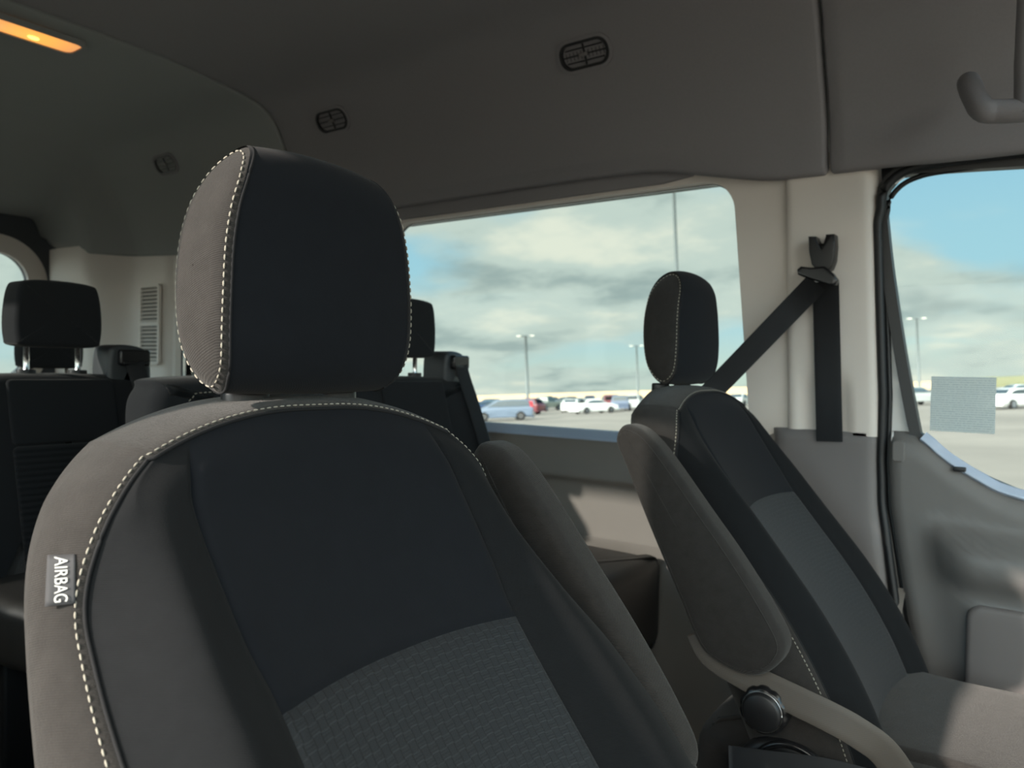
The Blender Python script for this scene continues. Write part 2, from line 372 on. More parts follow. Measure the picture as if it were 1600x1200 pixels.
def front_seat(name, x0, y0, side, hx=0, hy=0, hs=1):
    """side=+1 the armrest is on the -y side, -1 on the +y side"""
    root = empty(name, (x0, y0, -1.15))
    inner = empty('tmp'); bpy.data.objects.remove(inner)
    off = Vector((0, 0, 1.15))
    def P(v): return v + off
    def sheet(nm, s0, s1, v0, v1, ns, nv, m, uv=False):
        bm = bmesh.new()
        # denser rows near seams
        rows = []
        for j in range(nv+1):
            v = v0+(v1-v0)*((j/nv)**1.6 if v1-v0 == 1 else j/nv)
            rows.append([P(front(s0+(s1-s0)*i/ns, v)) for i in range(ns+1)])
        vs = grid(bm, rows)
        if uv:
            lay = bm.loops.layers.uv.new('UVMap')
            acc = {}
            for j, r in enumerate(vs):
                for i, q in enumerate(r):
                    d = sum((rows[k+1][i]-rows[k][i]).length for k in range(j)); acc[q] = (q.co.y, -d)
            for f_ in bm.faces:
                for l_ in f_.loops: l_[lay].uv = acc[l_.vert]
        bmesh.ops.recalc_face_normals(bm, faces=bm.faces)
        if bm.faces[0].normal.x < 0: bmesh.ops.reverse_faces(bm, faces=bm.faces)
        o = mesh_obj(nm, bm, m, root)
        return o
    sheet('centre_panel', -.6, .6, 0, HSEAM, 60, 70, FABC)
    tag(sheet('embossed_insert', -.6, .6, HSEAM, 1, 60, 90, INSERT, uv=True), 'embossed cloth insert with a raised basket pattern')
    sheet('bolster', .6, 1, 0, 1, 36, 180, FABB)
    sheet('bolster', -1, -.6, 0, 1, 36, 180, FABB)
    # side cover: bulges outward from the front seam, wraps to the back
    loop = outline_front(70); F0 = [front(s, v) for s, v in loop]; n = len(loop)
    cen = Vector((0, 0, -.3))
    dirs = []
    for i in range(n):
        a = F0[(i-2) % n] if False else F0[i-1]; c = F0[(i+1) % n]; t = Vector((0, c.y-a.y, c.z-a.z)); t.normalize(); d = Vector((0, t.z, -t.y))
        if d.dot(Vector((0, F0[i].y, F0[i].z+.35))) < 0: d = -d
        dirs.append(d)
    for _ in range(40):
        dirs = [(dirs[i-1]+dirs[i]*2+dirs[(i+1) % n]).normalized() for i in range(n)]
    rings = []
    prof = [(0, 0), (.0, .004), (.02, .011), (.08, .019), (.2, .029), (.38, .036), (.58, .037), (.78, .030), (.92, .016), (1, -.01)]
    for k, e in prof:
        R = []
        for i in range(n):
            f0 = F0[i]; topf = sstep(.5, 1, max(0, dirs[i].z))       # over the top the cover is flatter
            ee = e*(1-.1*topf)
            xb = xback(f0.z); x = f0.x + (xb-f0.x)*k
            if k == 0 and e: x = f0.x
            ww = .42+.5*sstep(-.08, -.40, f0.z)
            p = Vector((x, f0.y, f0.z)) + dirs[i]*ee*ww*(1+ .5*0)
            if k > .9: p -= dirs[i]*.01
            R.append(P(p))
        rings.append(R)
    bm = bmesh.new(); vs = grid(bm, rings, close_u=True)
    cb = bm.verts.new(P(Vector((xback(-.35)-.02, 0, -.35))))
    for i in range(n): bm.faces.new((vs[-1][i], vs[-1][(i+1) % n], cb))
    bmesh.ops.recalc_face_normals(bm, faces=bm.faces)
    mesh_obj('side_cover', bm, FAB, root)
    # running stitch on the side cover just outside the seam
    m_ = len(loop); path = []
    idx = [i for i in range(n)]
    st = [rings[2][i].lerp(rings[3][i], .18) + Vector((.0004, 0, 0)) + dirs[i]*.0002 for i in range(n)]
    order = list(range(3*70-4-40, n)) ; order = [i for i in range(n) if loop[i][0] == -1 and loop[i][1] <= .95 and loop[i][1] > 0]
    order.sort(key=lambda i: -loop[i][1]); path = [st[i] for i in order] + [st[i] for i in range(70)] + [st[70+i] for i in range(0, 26)]
    stitches('stitching', path, THREAD, root)
    bm = bmesh.new(); sm = [F0[i]+off+Vector((.000, 0, 0))+dirs[i]*.001 for i in order] + [P(F0[i]+dirs[i]*.001) for i in range(70)] + [P(F0[70+i]+dirs[i+70]*.001) for i in range(26)]
    tube(bm, sm, .0017, 6); mesh_obj('seam_piping', bm, GROOVE, root)
    # ---------------- headrest
    HWc = catmull([(-.04, .088, 0), (-.025, .094, 0), (-.01, .101, 0), (.03, .106, 0), (.09, .104, 0), (.13, .098, 0), (.16, .088, 0), (.18, .078, 0), (.20, .066, 0)], 5); HW = [(q.x, q.y) for q in HWc]
    prof2 = [(-.010, -.026), (.004, -.012), (.011, .012), (.013, .05), (.012, .09), (.011, .13), (.009, .155), (.000, .176), (-.016, .186), (-.033, .182), (-.048, .168), (-.059, .142), (-.064, .10), (-.063, .055), (-.056, .012), (-.043, -.014), (-.026, -.029)]
    oc = catmull([(a, b, 0) for a, b in prof2], 6, closed=True); nn = len(oc)
    ccx, ccz = -.026+hx, .08; oc = [Vector((q.x+hx, q.y, 0)) for q in oc]; zs_h = lambda z: (z+.026)*hs-.026
    def hp(q, s):
        hw = interp(HW, q.y) ; a = abs(s)
        k = 1 + .055*(1-a**2.2) if q.y > .08 else 1+.02*(1-a**2.2)
        fw = 1+.18*(1-a**2.0) if q.x > ccx else 1
        x = ccx+(q.x-ccx)*fw; z = ccz+(q.y-ccz)*k
        return Vector((x, s*hw+hy, zs_h(z)+.003))
    bm = bmesh.new(); rows = []
    for i in range(41):
        s = -1+2*i/40
        rows.append([P(hp(q, s)) for q in oc])
    grid(bm, rows, close_u=True); bmesh.ops.recalc_face_normals(bm, faces=bm.faces)
    hr = mesh_obj('headrest', bm, FABC, root)
    for sg in (-1, 1):
        bm = bmesh.new(); R = []
        for k, h in ((1, 0), (.985, .0035), (.95, .007), (.85, .011), (.65, .014), (.4, .015), (.15, .016), (.01, .016)):
            ring = []
            for q in oc:
                p = hp(q, sg); px_, pz_ = ccx+(p.x-ccx)*k, ccz+.003+(p.z-ccz-.003)*k; ring.append(P(Vector((px_, hy+sg*(interp(HW, pz_)+h*.8), pz_))))
            R.append(ring)
        grid(bm, R, close_u=True); bmesh.ops.recalc_face_normals(bm, faces=bm.faces)
        if sum((f_.normal.y*f_.calc_area() for f_ in bm.faces))*sg < 0: bmesh.ops.reverse_faces(bm, faces=bm.faces)
        sp_ = mesh_obj('headrest_side_panel', bm, FAB, hr)
        path = [R[2][i].lerp(R[3][i], .0) + Vector((0, sg*.0008, 0)) for i in range(nn)]; path.append(path[0])
        stitches('headrest_stitching', path, THREAD, hr)
        bm = bmesh.new(); tube(bm, [R[0][i % nn] for i in range(nn+1)], .0014, 6); mesh_obj('headrest_piping', bm, GROOVE, hr)
        bm = bmesh.new(); tube(bm, [P(Vector((hx-.048, sg*.055, -.06))), P(Vector((hx-.040, sg*.055, -.01)))], .0065, 14); mesh_obj('headrest_post', bm, METAL, root)
        bm = bmesh.new(); ol = [(hx-.048+.017*math.cos(a*pi/12), sg*.055+.024*math.sin(a*pi/12)) for a in range(24)]
        g_ = pad(ol, 0, .020, .004, 2); g_.transform(Matrix.Translation((0, 0, 1.15-.046))); mesh_obj('headrest_guide', g_, BLKP, root); bm.free()
    # ---------------- armrest, folded up against the backrest side
    sd = -side                                           # which side of the seat
    A2 = [(-.060, -.098), (-.032, -.100), (-.005, -.118), (.03, -.155), (.097, -.236), (.15, -.30), (.205, -.376), (.231, -.427), (.212, -.468), (.171, -.488), (.115, -.475), (.086, -.449), (.055, -.388), (-.009, -.263), (-.056, -.165), (-.074, -.125)]
    oc2 = [(q.x, q.y) for q in catmull([(a, b, 0) for a, b in A2], 5, closed=True)]
    ya, yb = .277, .335
    bm = pad(oc2, ya, yb, .016, 1, dome=.004)
    if sd < 0: bm.transform(Matrix.Scale(-1, 4, (0, 1, 0))); bmesh.ops.reverse_faces(bm, faces=bm.faces)
    bm.transform(Matrix.Translation(off)); ar = mesh_obj('armrest', bm, FAB, root)
    e = offset_poly(oc2, -.010); bm = bmesh.new(); tube(bm, [Vector((q.x, sd*(yb-.0012), q.y))+off for q in e+[e[0]]], .0011, 6); mesh_obj('armrest_piping', bm, FAB, ar)
    # ---------------- seat cushion
    cq = [(.06, -.245), (.14, -.262), (.30, -.262), (.53, -.255), (.60, -.22), (.615, 0), (.60, .22), (.53, .255), (.30, .262), (.14, .262), (.06, .245), (.05, 0)]
    oc3 = [(q.x, q.y) for q in catmull([(a, b, 0) for a, b in cq], 6, closed=True)]
    g_ = pad(oc3, .36, .535, .045, 2, dome=.012); cu = mesh_obj('seat_cushion', g_, FAB, root)
    ci = [(q.x, q.y) for q in catmull([(.22, -.18, 0), (.42, -.185, 0), (.57, -.17, 0), (.585, .0, 0), (.57, .17, 0), (.42, .185, 0), (.22, .18, 0), (.20, 0, 0)], 5, closed=True)]
    mesh_obj('cushion_insert', pad(ci, .52, .556, .008, 2, dome=.003), FAB, root)
    bm = bmesh.new(); box(bm, (.08, -.20, 0), (.44, .20, .37), bev=.02); mesh_obj('seat_base', bm, BLKP, root)
    # ---------------- recliner cover and knob (inboard side)
    kx, kz = .198, -.538+1.15
    yk = sd*.290
    bm = bmesh.new(); R = []
    for rr, h in ((.001, .046), (.026, .046), (.0295, .043), (.031, .038)): R.append([Vector((kx+rr*math.cos(a*pi/36), yk+sd*h, kz+rr*math.sin(a*pi/36))) for a in range(72)])
    grid(bm, R, close_u=True); bmesh.ops.recalc_face_normals(bm, faces=bm.faces)
    if sum(f_.normal.y for f_ in bm.faces)*sd < 0: bmesh.ops.reverse_faces(bm, faces=bm.faces)
    kn_cap = bm
    bm = bmesh.new(); R = []
    for rr, h in ((.024, -.02), (.034, -.01), (.038, .004), (.039, .015), (.039, .028), (.036, .036), (.031, .037)):
        R.append([Vector((kx+(rr*(1-(.055 if .002 < h < .037 else 0)*max(0, math.cos(10*a*pi/36)))*math.cos(a*pi/36)), yk+sd*h, kz+rr*(1-(.055 if .002 < h < .037 else 0)*max(0, math.cos(10*a*pi/36)))*math.sin(a*pi/36))) for a in range(72)])
    grid(bm, R, close_u=True); bmesh.ops.recalc_face_normals(bm, faces=bm.faces)
    kn = mesh_obj('recliner_knob', bm, BLKG, root); mesh_obj('knob_cap', kn_cap, BLKP, kn)
    bm = bmesh.new(); tube(bm, [Vector((kx+.0315*math.cos(a*pi/24), yk+sd*.0385, kz+.0315*math.sin(a*pi/24))) for a in range(49)], .0012, 6); mesh_obj('chrome_ring', bm, STEEL, kn)
    cp = [(q.x, q.y) for q in catmull([(.13, .455, 0), (.15, .52, 0), (.19, .555, 0), (.25, .56, 0), (.30, .53, 0), (.36, .49, 0), (.42, .44, 0), (.42, .36, 0), (.20, .34, 0), (.13, .37, 0)], 5, closed=True)]
    g_ = pad(cp, .262, .305, .014, 1, dome=.002)
    if sd < 0: g_.transform(Matrix.Scale(-1, 4, (0, 1, 0))); bmesh.ops.reverse_faces(g_, faces=g_.faces)
    mesh_obj('recliner_cover', g_, BLKP, root)
    bm = bmesh.new(); tube(bm, [Vector((.24+.062*math.cos(a*pi/24), sd*.306, .50+.062*math.sin(a*pi/24))) for a in range(0, 25)], .006, 8); mesh_obj('cover_rim', bm, BLKG, root)
    return root
WIDE.update(w=.055, sg=1)
near = front_seat('front_seat', -.56, .491, -1, -.025, -.006, 1.02)
tag(near, 'nearest dark cloth seat, its headrest and backrest filling the foreground, side lit by sun', 'car seat', 'front bucket seats')
WIDE.update(w=0)
far = front_seat('front_seat', -.585, 1.54, 1, -.070, 0, 1.07)
tag(far, 'smaller dark cloth seat beside the door, with folded armrest and round recliner knob', 'car seat', 'front bucket seats')

# airbag tag sewn into the near seat's outer seam
def text_mesh(body, size, m, parent, name, mtx, extr=.0002):
    cu = bpy.data.curves.new('t', 'FONT'); cu.body = body; cu.size = size; cu.extrude = extr; cu.align_x = 'CENTER'; cu.align_y = 'CENTER'
    o = bpy.data.objects.new('t', cu); C.objects.link(o); bpy.context.view_layer.update()
    me = bpy.data.meshes.new_from_object(o.evaluated_get(bpy.context.evaluated_depsgraph_get())); bpy.data.objects.remove(o)
    me.materials.clear(); me.materials.append(m); me.transform(mtx)
    n = bpy.data.objects.new(name, me); C.objects.link(n); n.parent = parent; return n
TAGM = mat('tag_cloth', lin(58, 58, 60), .8); WTXT = mat('pale_print', lin(205, 205, 200), .7)

# ================================================================== THE VAN'S SHELL
YW = 1.95
st = lambda o: tag(o, kind='structure')
# floor
bm = bmesh.new(); box(bm, (-4.4, -.05, -1.20), (.9, 2.02, -1.15)); st(mesh_obj('floor', bm, CARP, smooth=False))
# ---- headliner
PROF = [(-.30, .93), (.0, .955), (.4, .975), (.9, .985), (1.30, .978), (1.50, .960), (1.63, .944), (1.70, .925), (1.75, .89), (1.785, .84), (1.81, .79), (1.838, .72), (1.868, .65), (1.893, .58)]
LOWT = [(-4.3, .60), (-4.15, .55), (-3.9, .52), (-3.27, .49), (-2.9, .52), (-2.4, .55), (-1.93, .555), (-1.2, .555), (-.975, .549), (-.90, .540), (-.82, .522), (-.74, .504), (-.66, .487), (-.60, .480), (-.485, .478), (-.36, .478), (-.2, .472), (0, .47), (.9, .46)]
PR = catmull([(a, b, 0) for a, b in PROF], 4)
def headliner(name, xa, xb, m, cap=None, edge=.02):
    bm = bmesh.new(); rows = []
    n = max(8, int((xb-xa)/.04)); xs = [xa+(xb-xa)*i/n for i in range(n+1)]
    def row(x, inset):
        R = []; zl = interp(LOWT, x)
        for q in PR:
            y, z = q.x, q.y
            if y > 1.83: 
                pass
            R.append([y, max(z, zl+.03)])
        # lower curl towards the wall
        R += [[1.903, zl+.022], [1.909, zl+.010], [1.912, zl+.003], [1.92, zl-.003], [1.935, zl-.003], [1.95, zl+.003]]
        if x < -3.45:
            k = sstep(-3.45, -4.25, x); capz = .985-.27*k
            for p in R:
                if p[1] > capz-.05: p[1] = capz-.05+.05*math.tanh((p[1]-capz+.05)/.05)
        for p in R: p[0] -= .135*sstep(-3.68, -3.86, x)*sstep(1.45, 1.88, p[0])
        out = []
        for i, (y, z) in enumerate(R):
            a = R[max(0, i-1)]; b = R[min(len(R)-1, i+1)]; t = Vector((b[0]-a[0], b[1]-a[1])).normalized(); nx, nz = -t.y*-1, t.x
            # normal away from the cabin
            no = Vector((-t.y, t.x)) if (-t.y)*1+0 > 0 else Vector((-t.y, t.x))
            out.append(Vector((x, y+no.x*inset, z+no.y*inset)))
        return out
    # rounded ends: push outwards at the ends
    for a in range(5): 
        ang = a/5*pi/2; rows.append(row(xa+edge*(1-math.cos(ang))*.6, .0-(-edge*(1-math.sin(ang)))))
    for x in xs[1:-1]: rows.append(row(x, 0))
    for a in range(5, -1, -1):
        ang = a/5*pi/2; rows.append(row(xb-edge*(1-math.cos(ang))*.6 if a else xb, edge*(1-math.sin(ang))))
    rows[0] = row(xa, edge)
    rows = [r for r in rows]
    rows.sort(key=lambda r: r[0].x)
    grid(bm, rows); bmesh.ops.recalc_face_normals(bm, faces=bm.faces)
    o = mesh_obj(name, bm, m); return st(o)
headliner('ceiling', -4.3, -2.4, HEADR, edge=.015)
headliner('ceiling', -2.395, -.489, HEAD)
headliner('ceiling', -.485, .75, HEAD)
# roof skin above so no daylight leaks through the seams
bm = bmesh.new(); grid(bm, [[Vector((x, y, z)) for y, z in [(-.3, 1.05), (.9, 1.09), (1.6, 1.07), (1.85, 1.0), (1.95, .8), (2.0, .55), (2.01, .50)]] for x in (-4.45, .9)])
st(mesh_obj('ceiling_skin', bm, WHITEM))
# ---- left wall: upper trim with two windows
WIN1 = rrect(-1.985, -.700, -.182, .500, .10, skew=-.045)
WIN1 = [(x+.0, z + .0) for x, z in rrect(-1.99, -.672, -.203, .503, .085, 10)]
WIN1 = [(x-.055*sstep(-.2, .5, z)*(1 if x > -1.3 else -.2), z) for x, z in WIN1]
WIN2 = rrect(-3.38, -2.12, -.203, .50, .085, 10)
up = [(-4.15, .72), (-4.15, -.20), (-.54, -.20), (-.54, .72)]
bm = plate(up, [WIN1, WIN2], 1, YW, YW+.035); o = st(mesh_obj('wall_left', bm, PILL, smooth=False)); bevel_mod(o, .006)
bm = plate([(-4.1, .512), (-.93, .512), (-.84, .522), (-.80, .56), (-.80, .62), (-4.1, .62)], [], 1, YW-.010, YW-.001); st(bevel_mod(mesh_obj('trim_9', bm, HEAD, smooth=False), .003))
bm = plate([(-.42, .38), (-.42, .60), (.9, .60), (.9, .486), (-.30, .478), (-.345, .458), (-.372, .425), (-.378, .38)], [], 1, YW+.045, YW+.050); st(mesh_obj('trim_10', bm, RUB, smooth=False))
# belt-line lower panel, with its long pressed rib
def wall_low(name, xa, xb, m, ztopf, zbot, rib=True, yadd=0):
    bm = bmesh.new(); rows = []
    zs = [0, .012, .03, .06, .09, .11, .12, .128, .135, .145, .155, .17, .2, .24, .28, .30, .31]
    n = 60
    for i in range(n+1):
        x = xa+(xb-xa)*i/n; R = []
        zt = ztopf(x)
        R.append(Vector((x, YW+.03, zt)))
        for d in zs:
            k = d/.31; z = zt+(zbot-zt)*k; y = YW-.006+yadd
            if d < .012: y += .008
            if rib: y += -.016*sstep(.085, .115, d)*(1-sstep(.128, .14, d)) + .010*sstep(.128, .14, d)
            else: y += 0
            R.append(Vector((x, y, z)))
        rows.append(R)
    grid(bm, rows); bmesh.ops.recalc_face_normals(bm, faces=bm.faces); return st(mesh_obj(name, bm, m))
wall_low('trim_1', -4.15, -.600, LOWP, lambda x: -.197 + (0 if x < -.70 else .052*sstep(-.70, -.62, x)), -.497)
# lower wall below the shelf, running down to the floor
bm = bmesh.new(); rows = []
for x in [-4.15+i*.05 for i in range(78)]:
    hump = sstep(-.9, -1.15, x)
    rows.append([Vector((x, YW-.0, -.49)), Vector((x, YW-.012, -.499)), Vector((x, YW-.03-.12*hump, -.512)), Vector((x, YW-.045-.2*hump, -.53)), Vector((x, YW-.05-.2*hump, -.60)), Vector((x, YW-.06-.2*hump, -.85)), Vector((x, YW-.10-.2*hump, -1.05)), Vector((x, YW-.14-.2*hump, -1.15))])
grid(bm, rows); bmesh.ops.recalc_face_normals(bm, faces=bm.faces); st(mesh_obj('wall_left_lower', bm, LOWP))
# window glass, gasket and sill
for i, wn in enumerate((WIN1, WIN2)):
    bm = plate(wn if False else [(x, z) for x, z in offset_poly(wn, .012)], [], 1, YW+.040, YW+.044); g = mesh_obj('window_%d' % (i+1), bm, GLASS, smooth=False); st(g)
    bm = plate([(p.x, p.y) for p in offset_poly(wn, .012)], [[(p.x, p.y) for p in offset_poly(wn, -.002)]], 1, YW+.030, YW+.039)
    mesh_obj('window_gasket', bm, SILL, g, smooth=False)
SILLP = mat('painted_sill', lin(178, 192, 212), .3, coat=.5)
for nm, xa, xb in (('trim_2', -1.95, -.715), ('trim_3', -3.34, -2.16)):
    bm = bmesh.new(); sec = [(YW-.018, -.206), (YW-.016, -.201), (YW-.010, -.198), (YW+.028, -.180), (YW+.038, -.178), (YW+.038, -.206)]
    grid(bm, [[Vector((x, y, z)) for y, z in sec] for x in (xa, xb)]); bmesh.ops.recalc_face_normals(bm, faces=bm.faces); st(mesh_obj(nm, bm, SILLP, smooth=False))
# ---- unseen right body side, put in to block sun: rail above doorway, sill below
bm = plate([(-4.3, -.30), (-.80, -.30), (-.80, .42), (.9, .42), (.9, .96), (-4.3, .96)], [rrect(-2.15, -1.02, -.22, .50, .08), rrect(-3.98, -2.25, -.22, .50, .08)], 1, -.10, -.05); st(mesh_obj('wall_right_blocker', bm, PILL, smooth=False))
bm = plate([(-4.3, -1.15), (.9, -1.15), (.9, -.30), (-4.3, -.30)], [], 1, -.10, -.05); st(mesh_obj('wall_right_lower', bm, GREYP, smooth=False))
TGL = glass_mat('tinted_glass', (.64, .66, .66, 1))  # unseen right-hand panes; tint chosen to weaken the sun on the lower wall
bm = plate([(-4.02, -.26), (-1.0, -.26), (-1.0, .54), (-4.02, .54)], [], 1, -.114, -.110); st(mesh_obj('window_4', bm, TGL, smooth=False))
# ---- B-pillar cover: raised beige panel with a rounded edge into the door opening
bm = bmesh.new(); rows = []
for j in range(31):
    z = .53 - .675*j/30; t = (z+.14)/.62
    xl = -.572-.022*t; xr = -.352-.036*t if z > .2 else -.352-.036*.55-(.2-z)*0+(.2-z)*.03
    xr = -.356-.03*max(0, t)
    ch = .024*(1-sstep(-.06, .02, z))                       # shallow belt channel towards the bottom
    R = [Vector((xl, YW+.0, z)), Vector((xl+.001, YW-.010, z)), Vector((xl+.006, YW-.016, z))]
    for k in range(1, 17):
        x = xl+.006+(xr-.03-xl-.006)*k/16; u = (x-xl)/(xr-xl)
        d = 0
        if ch: d = ch*.5*sstep(.10, .22, u)*(1-sstep(.62, .70, u))
        R.append(Vector((x, YW-.018+d, z)))
    for a in range(1, 7):
        an = a/6*pi/2; R.append(Vector((xr-.03+.03*math.sin(an), YW-.018+.04*(1-math.cos(an)), z)))
    R.append(Vector((xr, YW+.06, z))); rows.append(R)
grid(bm, rows); bmesh.ops.recalc_face_normals(bm, faces=bm.faces); st(mesh_obj('trim_4', bm, PILL))
# lower pillar cover (grey)
def edge_x(z):   # the door opening's rear edge, bulging forward towards the sill
    return interp([(-1.2, -.10), (-.9, -.17), (-.69, -.275), (-.55, -.310), (-.40, -.335), (-.30, -.352), (-.20, -.358), (-.05, -.358), (.2, -.372), (.6, -.392)], z)
bm = bmesh.new(); rows = []
for j in range(41):
    z = -.138 - 1.0*j/40; xr = edge_x(z)+.002; xl = -.60
    bul = .03*sstep(-.2, -.6, z)
    R = [Vector((xl-.01, YW, z)), Vector((xl, YW-.012, z)), Vector((xl+.01, YW-.016, z))]
    for k in range(1, 15):
        x = xl+.01+(xr-.045-xl)*k/14; R.append(Vector((x, YW-.018-bul*sstep(0, 1, k/14), z)))
    for a in range(1, 7):
        an = a/6*pi/2; R.append(Vector((xr-.035+.035*math.sin(an), YW-.018-bul+(.045+bul)*(1-math.cos(an)), z)))
    R.append(Vector((xr, YW+.06, z))); rows.append(R)
R0 = [Vector((v.x, v.y+.02, v.z+.002)) for v in rows[0]]; rows.insert(0, R0)
grid(bm, rows); bmesh.ops.recalc_face_normals(bm, faces=bm.faces); st(mesh_obj('trim_5', bm, GREYP))
# ---- rear pillar: corner column curving into the back wall, louvred extractor grille
cor = [(-3.40, 1.95), (-3.44, 1.935), (-3.50, 1.93), (-3.66, 1.925), (-3.74, 1.90), (-3.85, 1.83), (-3.98, 1.81), (-4.12, 1.80), (-4.22, 1.805), (-4.26, 1.84), (-4.27, 1.90)]
cc = catmull([(a, b, 0) for a, b in cor], 4); bm = bmesh.new(); rows = []
for j in range(25):
    z = .555-1.75*j/24
    rows.append([Vector((q.x, q.y + .05*sstep(.30, .42, z)*sstep(-3.7, -3.9, q.x)*-1 - (.02*sstep(.33, .29, z)*sstep(-3.72, -3.9, q.x)) , z)) for q in cc])
grid(bm, rows); bmesh.ops.recalc_face_normals(bm, faces=bm.faces); st(mesh_obj('trim_6', bm, PILL))
bm = bmesh.new()
gx0, gx1, gz0, gz1 = -3.625, -3.475, .0, .35
gr = empty('vent_grille', ((gx0+gx1)/2, 1.925, gz0)); tag(gr, 'tall louvred air grille set in the rear corner pillar', 'vent')
T = Matrix.Translation(-Vector(((gx0+gx1)/2, 1.925, gz0)))
b_ = plate(rrect(gx0-.015, gx1+.015, gz0-.015, gz1+.015, .02), [rrect(gx0, gx1, gz0, gz1, .008)], 1, 1.913, 1.926); b_.transform(T); mesh_obj('grille_frame', b_, PILL, gr, smooth=False)
GRD = mat('grille_recess', lin(90, 88, 82), .8)
b_ = bmesh.new(); box(b_, (gx0, 1.922, gz0), (gx1, 1.925, gz1)); b_.transform(T); mesh_obj('grille_back', b_, GRD, gr, smooth=False)
b_ = bmesh.new(); k = 0
for i in range(19):
    z = gz0+.010+i*.0182
    if i == 9: box(b_, (gx0, 1.914, z-.006), (gx1, 1.924, z+.012)); continue
    box(b_, (gx0, -.005, -.0025), (gx1, .005, .0025), Matrix.Translation((0, 1.917, z)) @ Matrix.Rotation(.7, 4, 'X'))
b_.transform(T); mesh_obj('slats', b_, PILL, gr, smooth=False)
# ---- rear wall and rear door window
RWIN = rrect(.85, 1.69, -.10, .53, .15, 12)
bm = plate([(-.05, -1.15), (1.90, -1.15), (1.90, .98), (-.05, .98)], [RWIN], 0, -4.36, -4.31); st(bevel_mod(mesh_obj('wall_rear', bm, DARKT, smooth=False), .01))
bm = plate([(p.x, p.y) for p in offset_poly(RWIN, .085)], [[(p.x, p.y) for p in offset_poly(RWIN, -.004)]], 0, -4.31, -4.285); st(bevel_mod(mesh_obj('trim_7', bm, PILL, smooth=False), .02, 4))
bm = plate([(p.x, p.y) for p in offset_poly(RWIN, .012)], [], 0, -4.345, -4.340); st(mesh_obj('window_3', bm, GLASS, smooth=False))

# ================================================================== DRIVER'S DOOR
door = empty('door_1', (-.35, YW, -1.15)); st(door)
DT = Matrix.Translation((.35, -YW, 1.15))
def dpart(name, bm, m, smooth=True, parent=None):
    bm.transform(DT); return mesh_obj(name, bm, m, parent or door, smooth)
P3 = lambda px, py: (lambda v: (v.x, v.z))(U(px, py, 1, YW+.02))
# glass opening outline (rear edge leans forward)
gl = [P3(*p) for p in [(1440, 676), (1418, 560), (1398, 430), (1389, 350), (1387, 318), (1391, 297), (1402, 283), (1420, 275), (1500, 268), (1600, 262)]]
gl = [(q.x, q.y) for q in catmull([(a, b, 0) for a, b in gl], 5)]
gl += [(.25, .445), (.62, .40), (.78, -.10), (.60, -.30), (.20, -.285)]
low = [P3(*p) for p in [(1600, 768), (1535, 740), (1484, 708), (1458, 688)]]
gl += [(q.x, q.y) for q in catmull([(a, b, 0) for a, b in low], 4)]
fo = [(p.x, p.y) for p in offset_poly(gl, .024)]
bm = plate(fo, [gl], 1, YW+.005, YW+.035); b1 = dpart('window_frame', bm, mat('window_frame_plastic', lin(58, 58, 58), .5), False); bevel_mod(b1, .008)
bm = plate([(p.x, p.y) for p in offset_poly(gl, .008)], [], 1, YW+.030, YW+.034); dpart('glass', bm, GLASS, False)
# white metal door skin behind the frame, seen as the pale wedge
def ez(z): return edge_x(z)
wh = [(ez(z)+.012, z) for z in [-1.1+.06*i for i in range(27)]] + [(-.352, .445), (-.32, .466), (-.25, .475), (.3, .49), (.9, .45), (.9, -1.1)]
bm = plate(wh, [[(p.x, p.y) for p in offset_poly(gl, .010)]], 1, YW+.020, YW+.030); dpart('door_skin', bm, WHITEM, False)
# rubber door seal following the opening: a fat bead and a thin lip
sl = [Vector((ez(z)-.002, YW+.0, z)) for z in [-1.05+.05*i for i in range(29)]]
sl += [Vector((ez(.36)+.004, YW, .385)), Vector((-.374, YW, .420)), Vector((-.350, YW, .452)), Vector((-.315, YW, .468)), Vector((-.26, YW, .474)), Vector((-.1, YW, .474)), Vector((.15, YW, .468)), Vector((.8, YW, .45))]
sl = catmull(sl, 4)
bm = bmesh.new(); tube(bm, [p+Vector((0, -.004-.03*sstep(-.2, -.6, p.z), 0)) for p in sl], .010, 10); seal = mesh_obj('trim_8', bm, RUB); st(seal)
bm = bmesh.new(); tube(bm, [p+Vector((.012, .012, -.002 if p.z < .4 else -.016)) for p in sl], .006, 10); dpart('door_seal', bm, RUB)
# inner door panel
topc = [P3(*p) for p in [(1384, 676), (1390, 672), (1440, 676), (1462, 693), (1484, 714), (1522, 738), (1562, 756), (1600, 772)]]
topc = [(q.x, q.y) for q in catmull([(a, b, 0) for a, b in [P3(1384, 676), P3(1394, 673), P3(1430, 676), P3(1452, 688), P3(1482, 714), P3(1535, 747), P3(1600, 774), (.20, -.30), (.55, -.33), (.80, -.34)]], 6)]
def ptop(x): return interp(topc, x)
bm = bmesh.new(); rows = []
xs = [0, .004, .012, .03, .05, .07] + [.09+.035*i for i in range(30)]
zsn = 70
for j in range(zsn+1):
    v = j/zsn; R = []
    for xi, dxx in enumerate(xs):
        zt0 = ptop(-.348+dxx)
        z = zt0 + v*(-1.05-zt0)
        x = ez(z)+.015+dxx
        zt = ptop(x); z = zt+v*(-1.05-zt)
        inn = 0
        # belt ledge falls inward, armrest shelf stands out, pocket below
        inn += .012*sstep(0, .01, dxx)*1 + .010*sstep(0, .05, zt-z)
        arm = sstep(.06, .14, dxx)
        zs_ = -.385+.004*0
        inn += arm*.058*sstep(.045, -.005, z+.375)
        inn -= arm*.035*sstep(-.415, -.475, z)
        if x > -.165 and z < -.49: inn -= .012*sstep(-.165, -.150, x)*sstep(-.49, -.505, z)*-1
        if v == 0: inn = -.012
        R.append(Vector((x, YW+.004-inn, z)))
    rows.append(R)
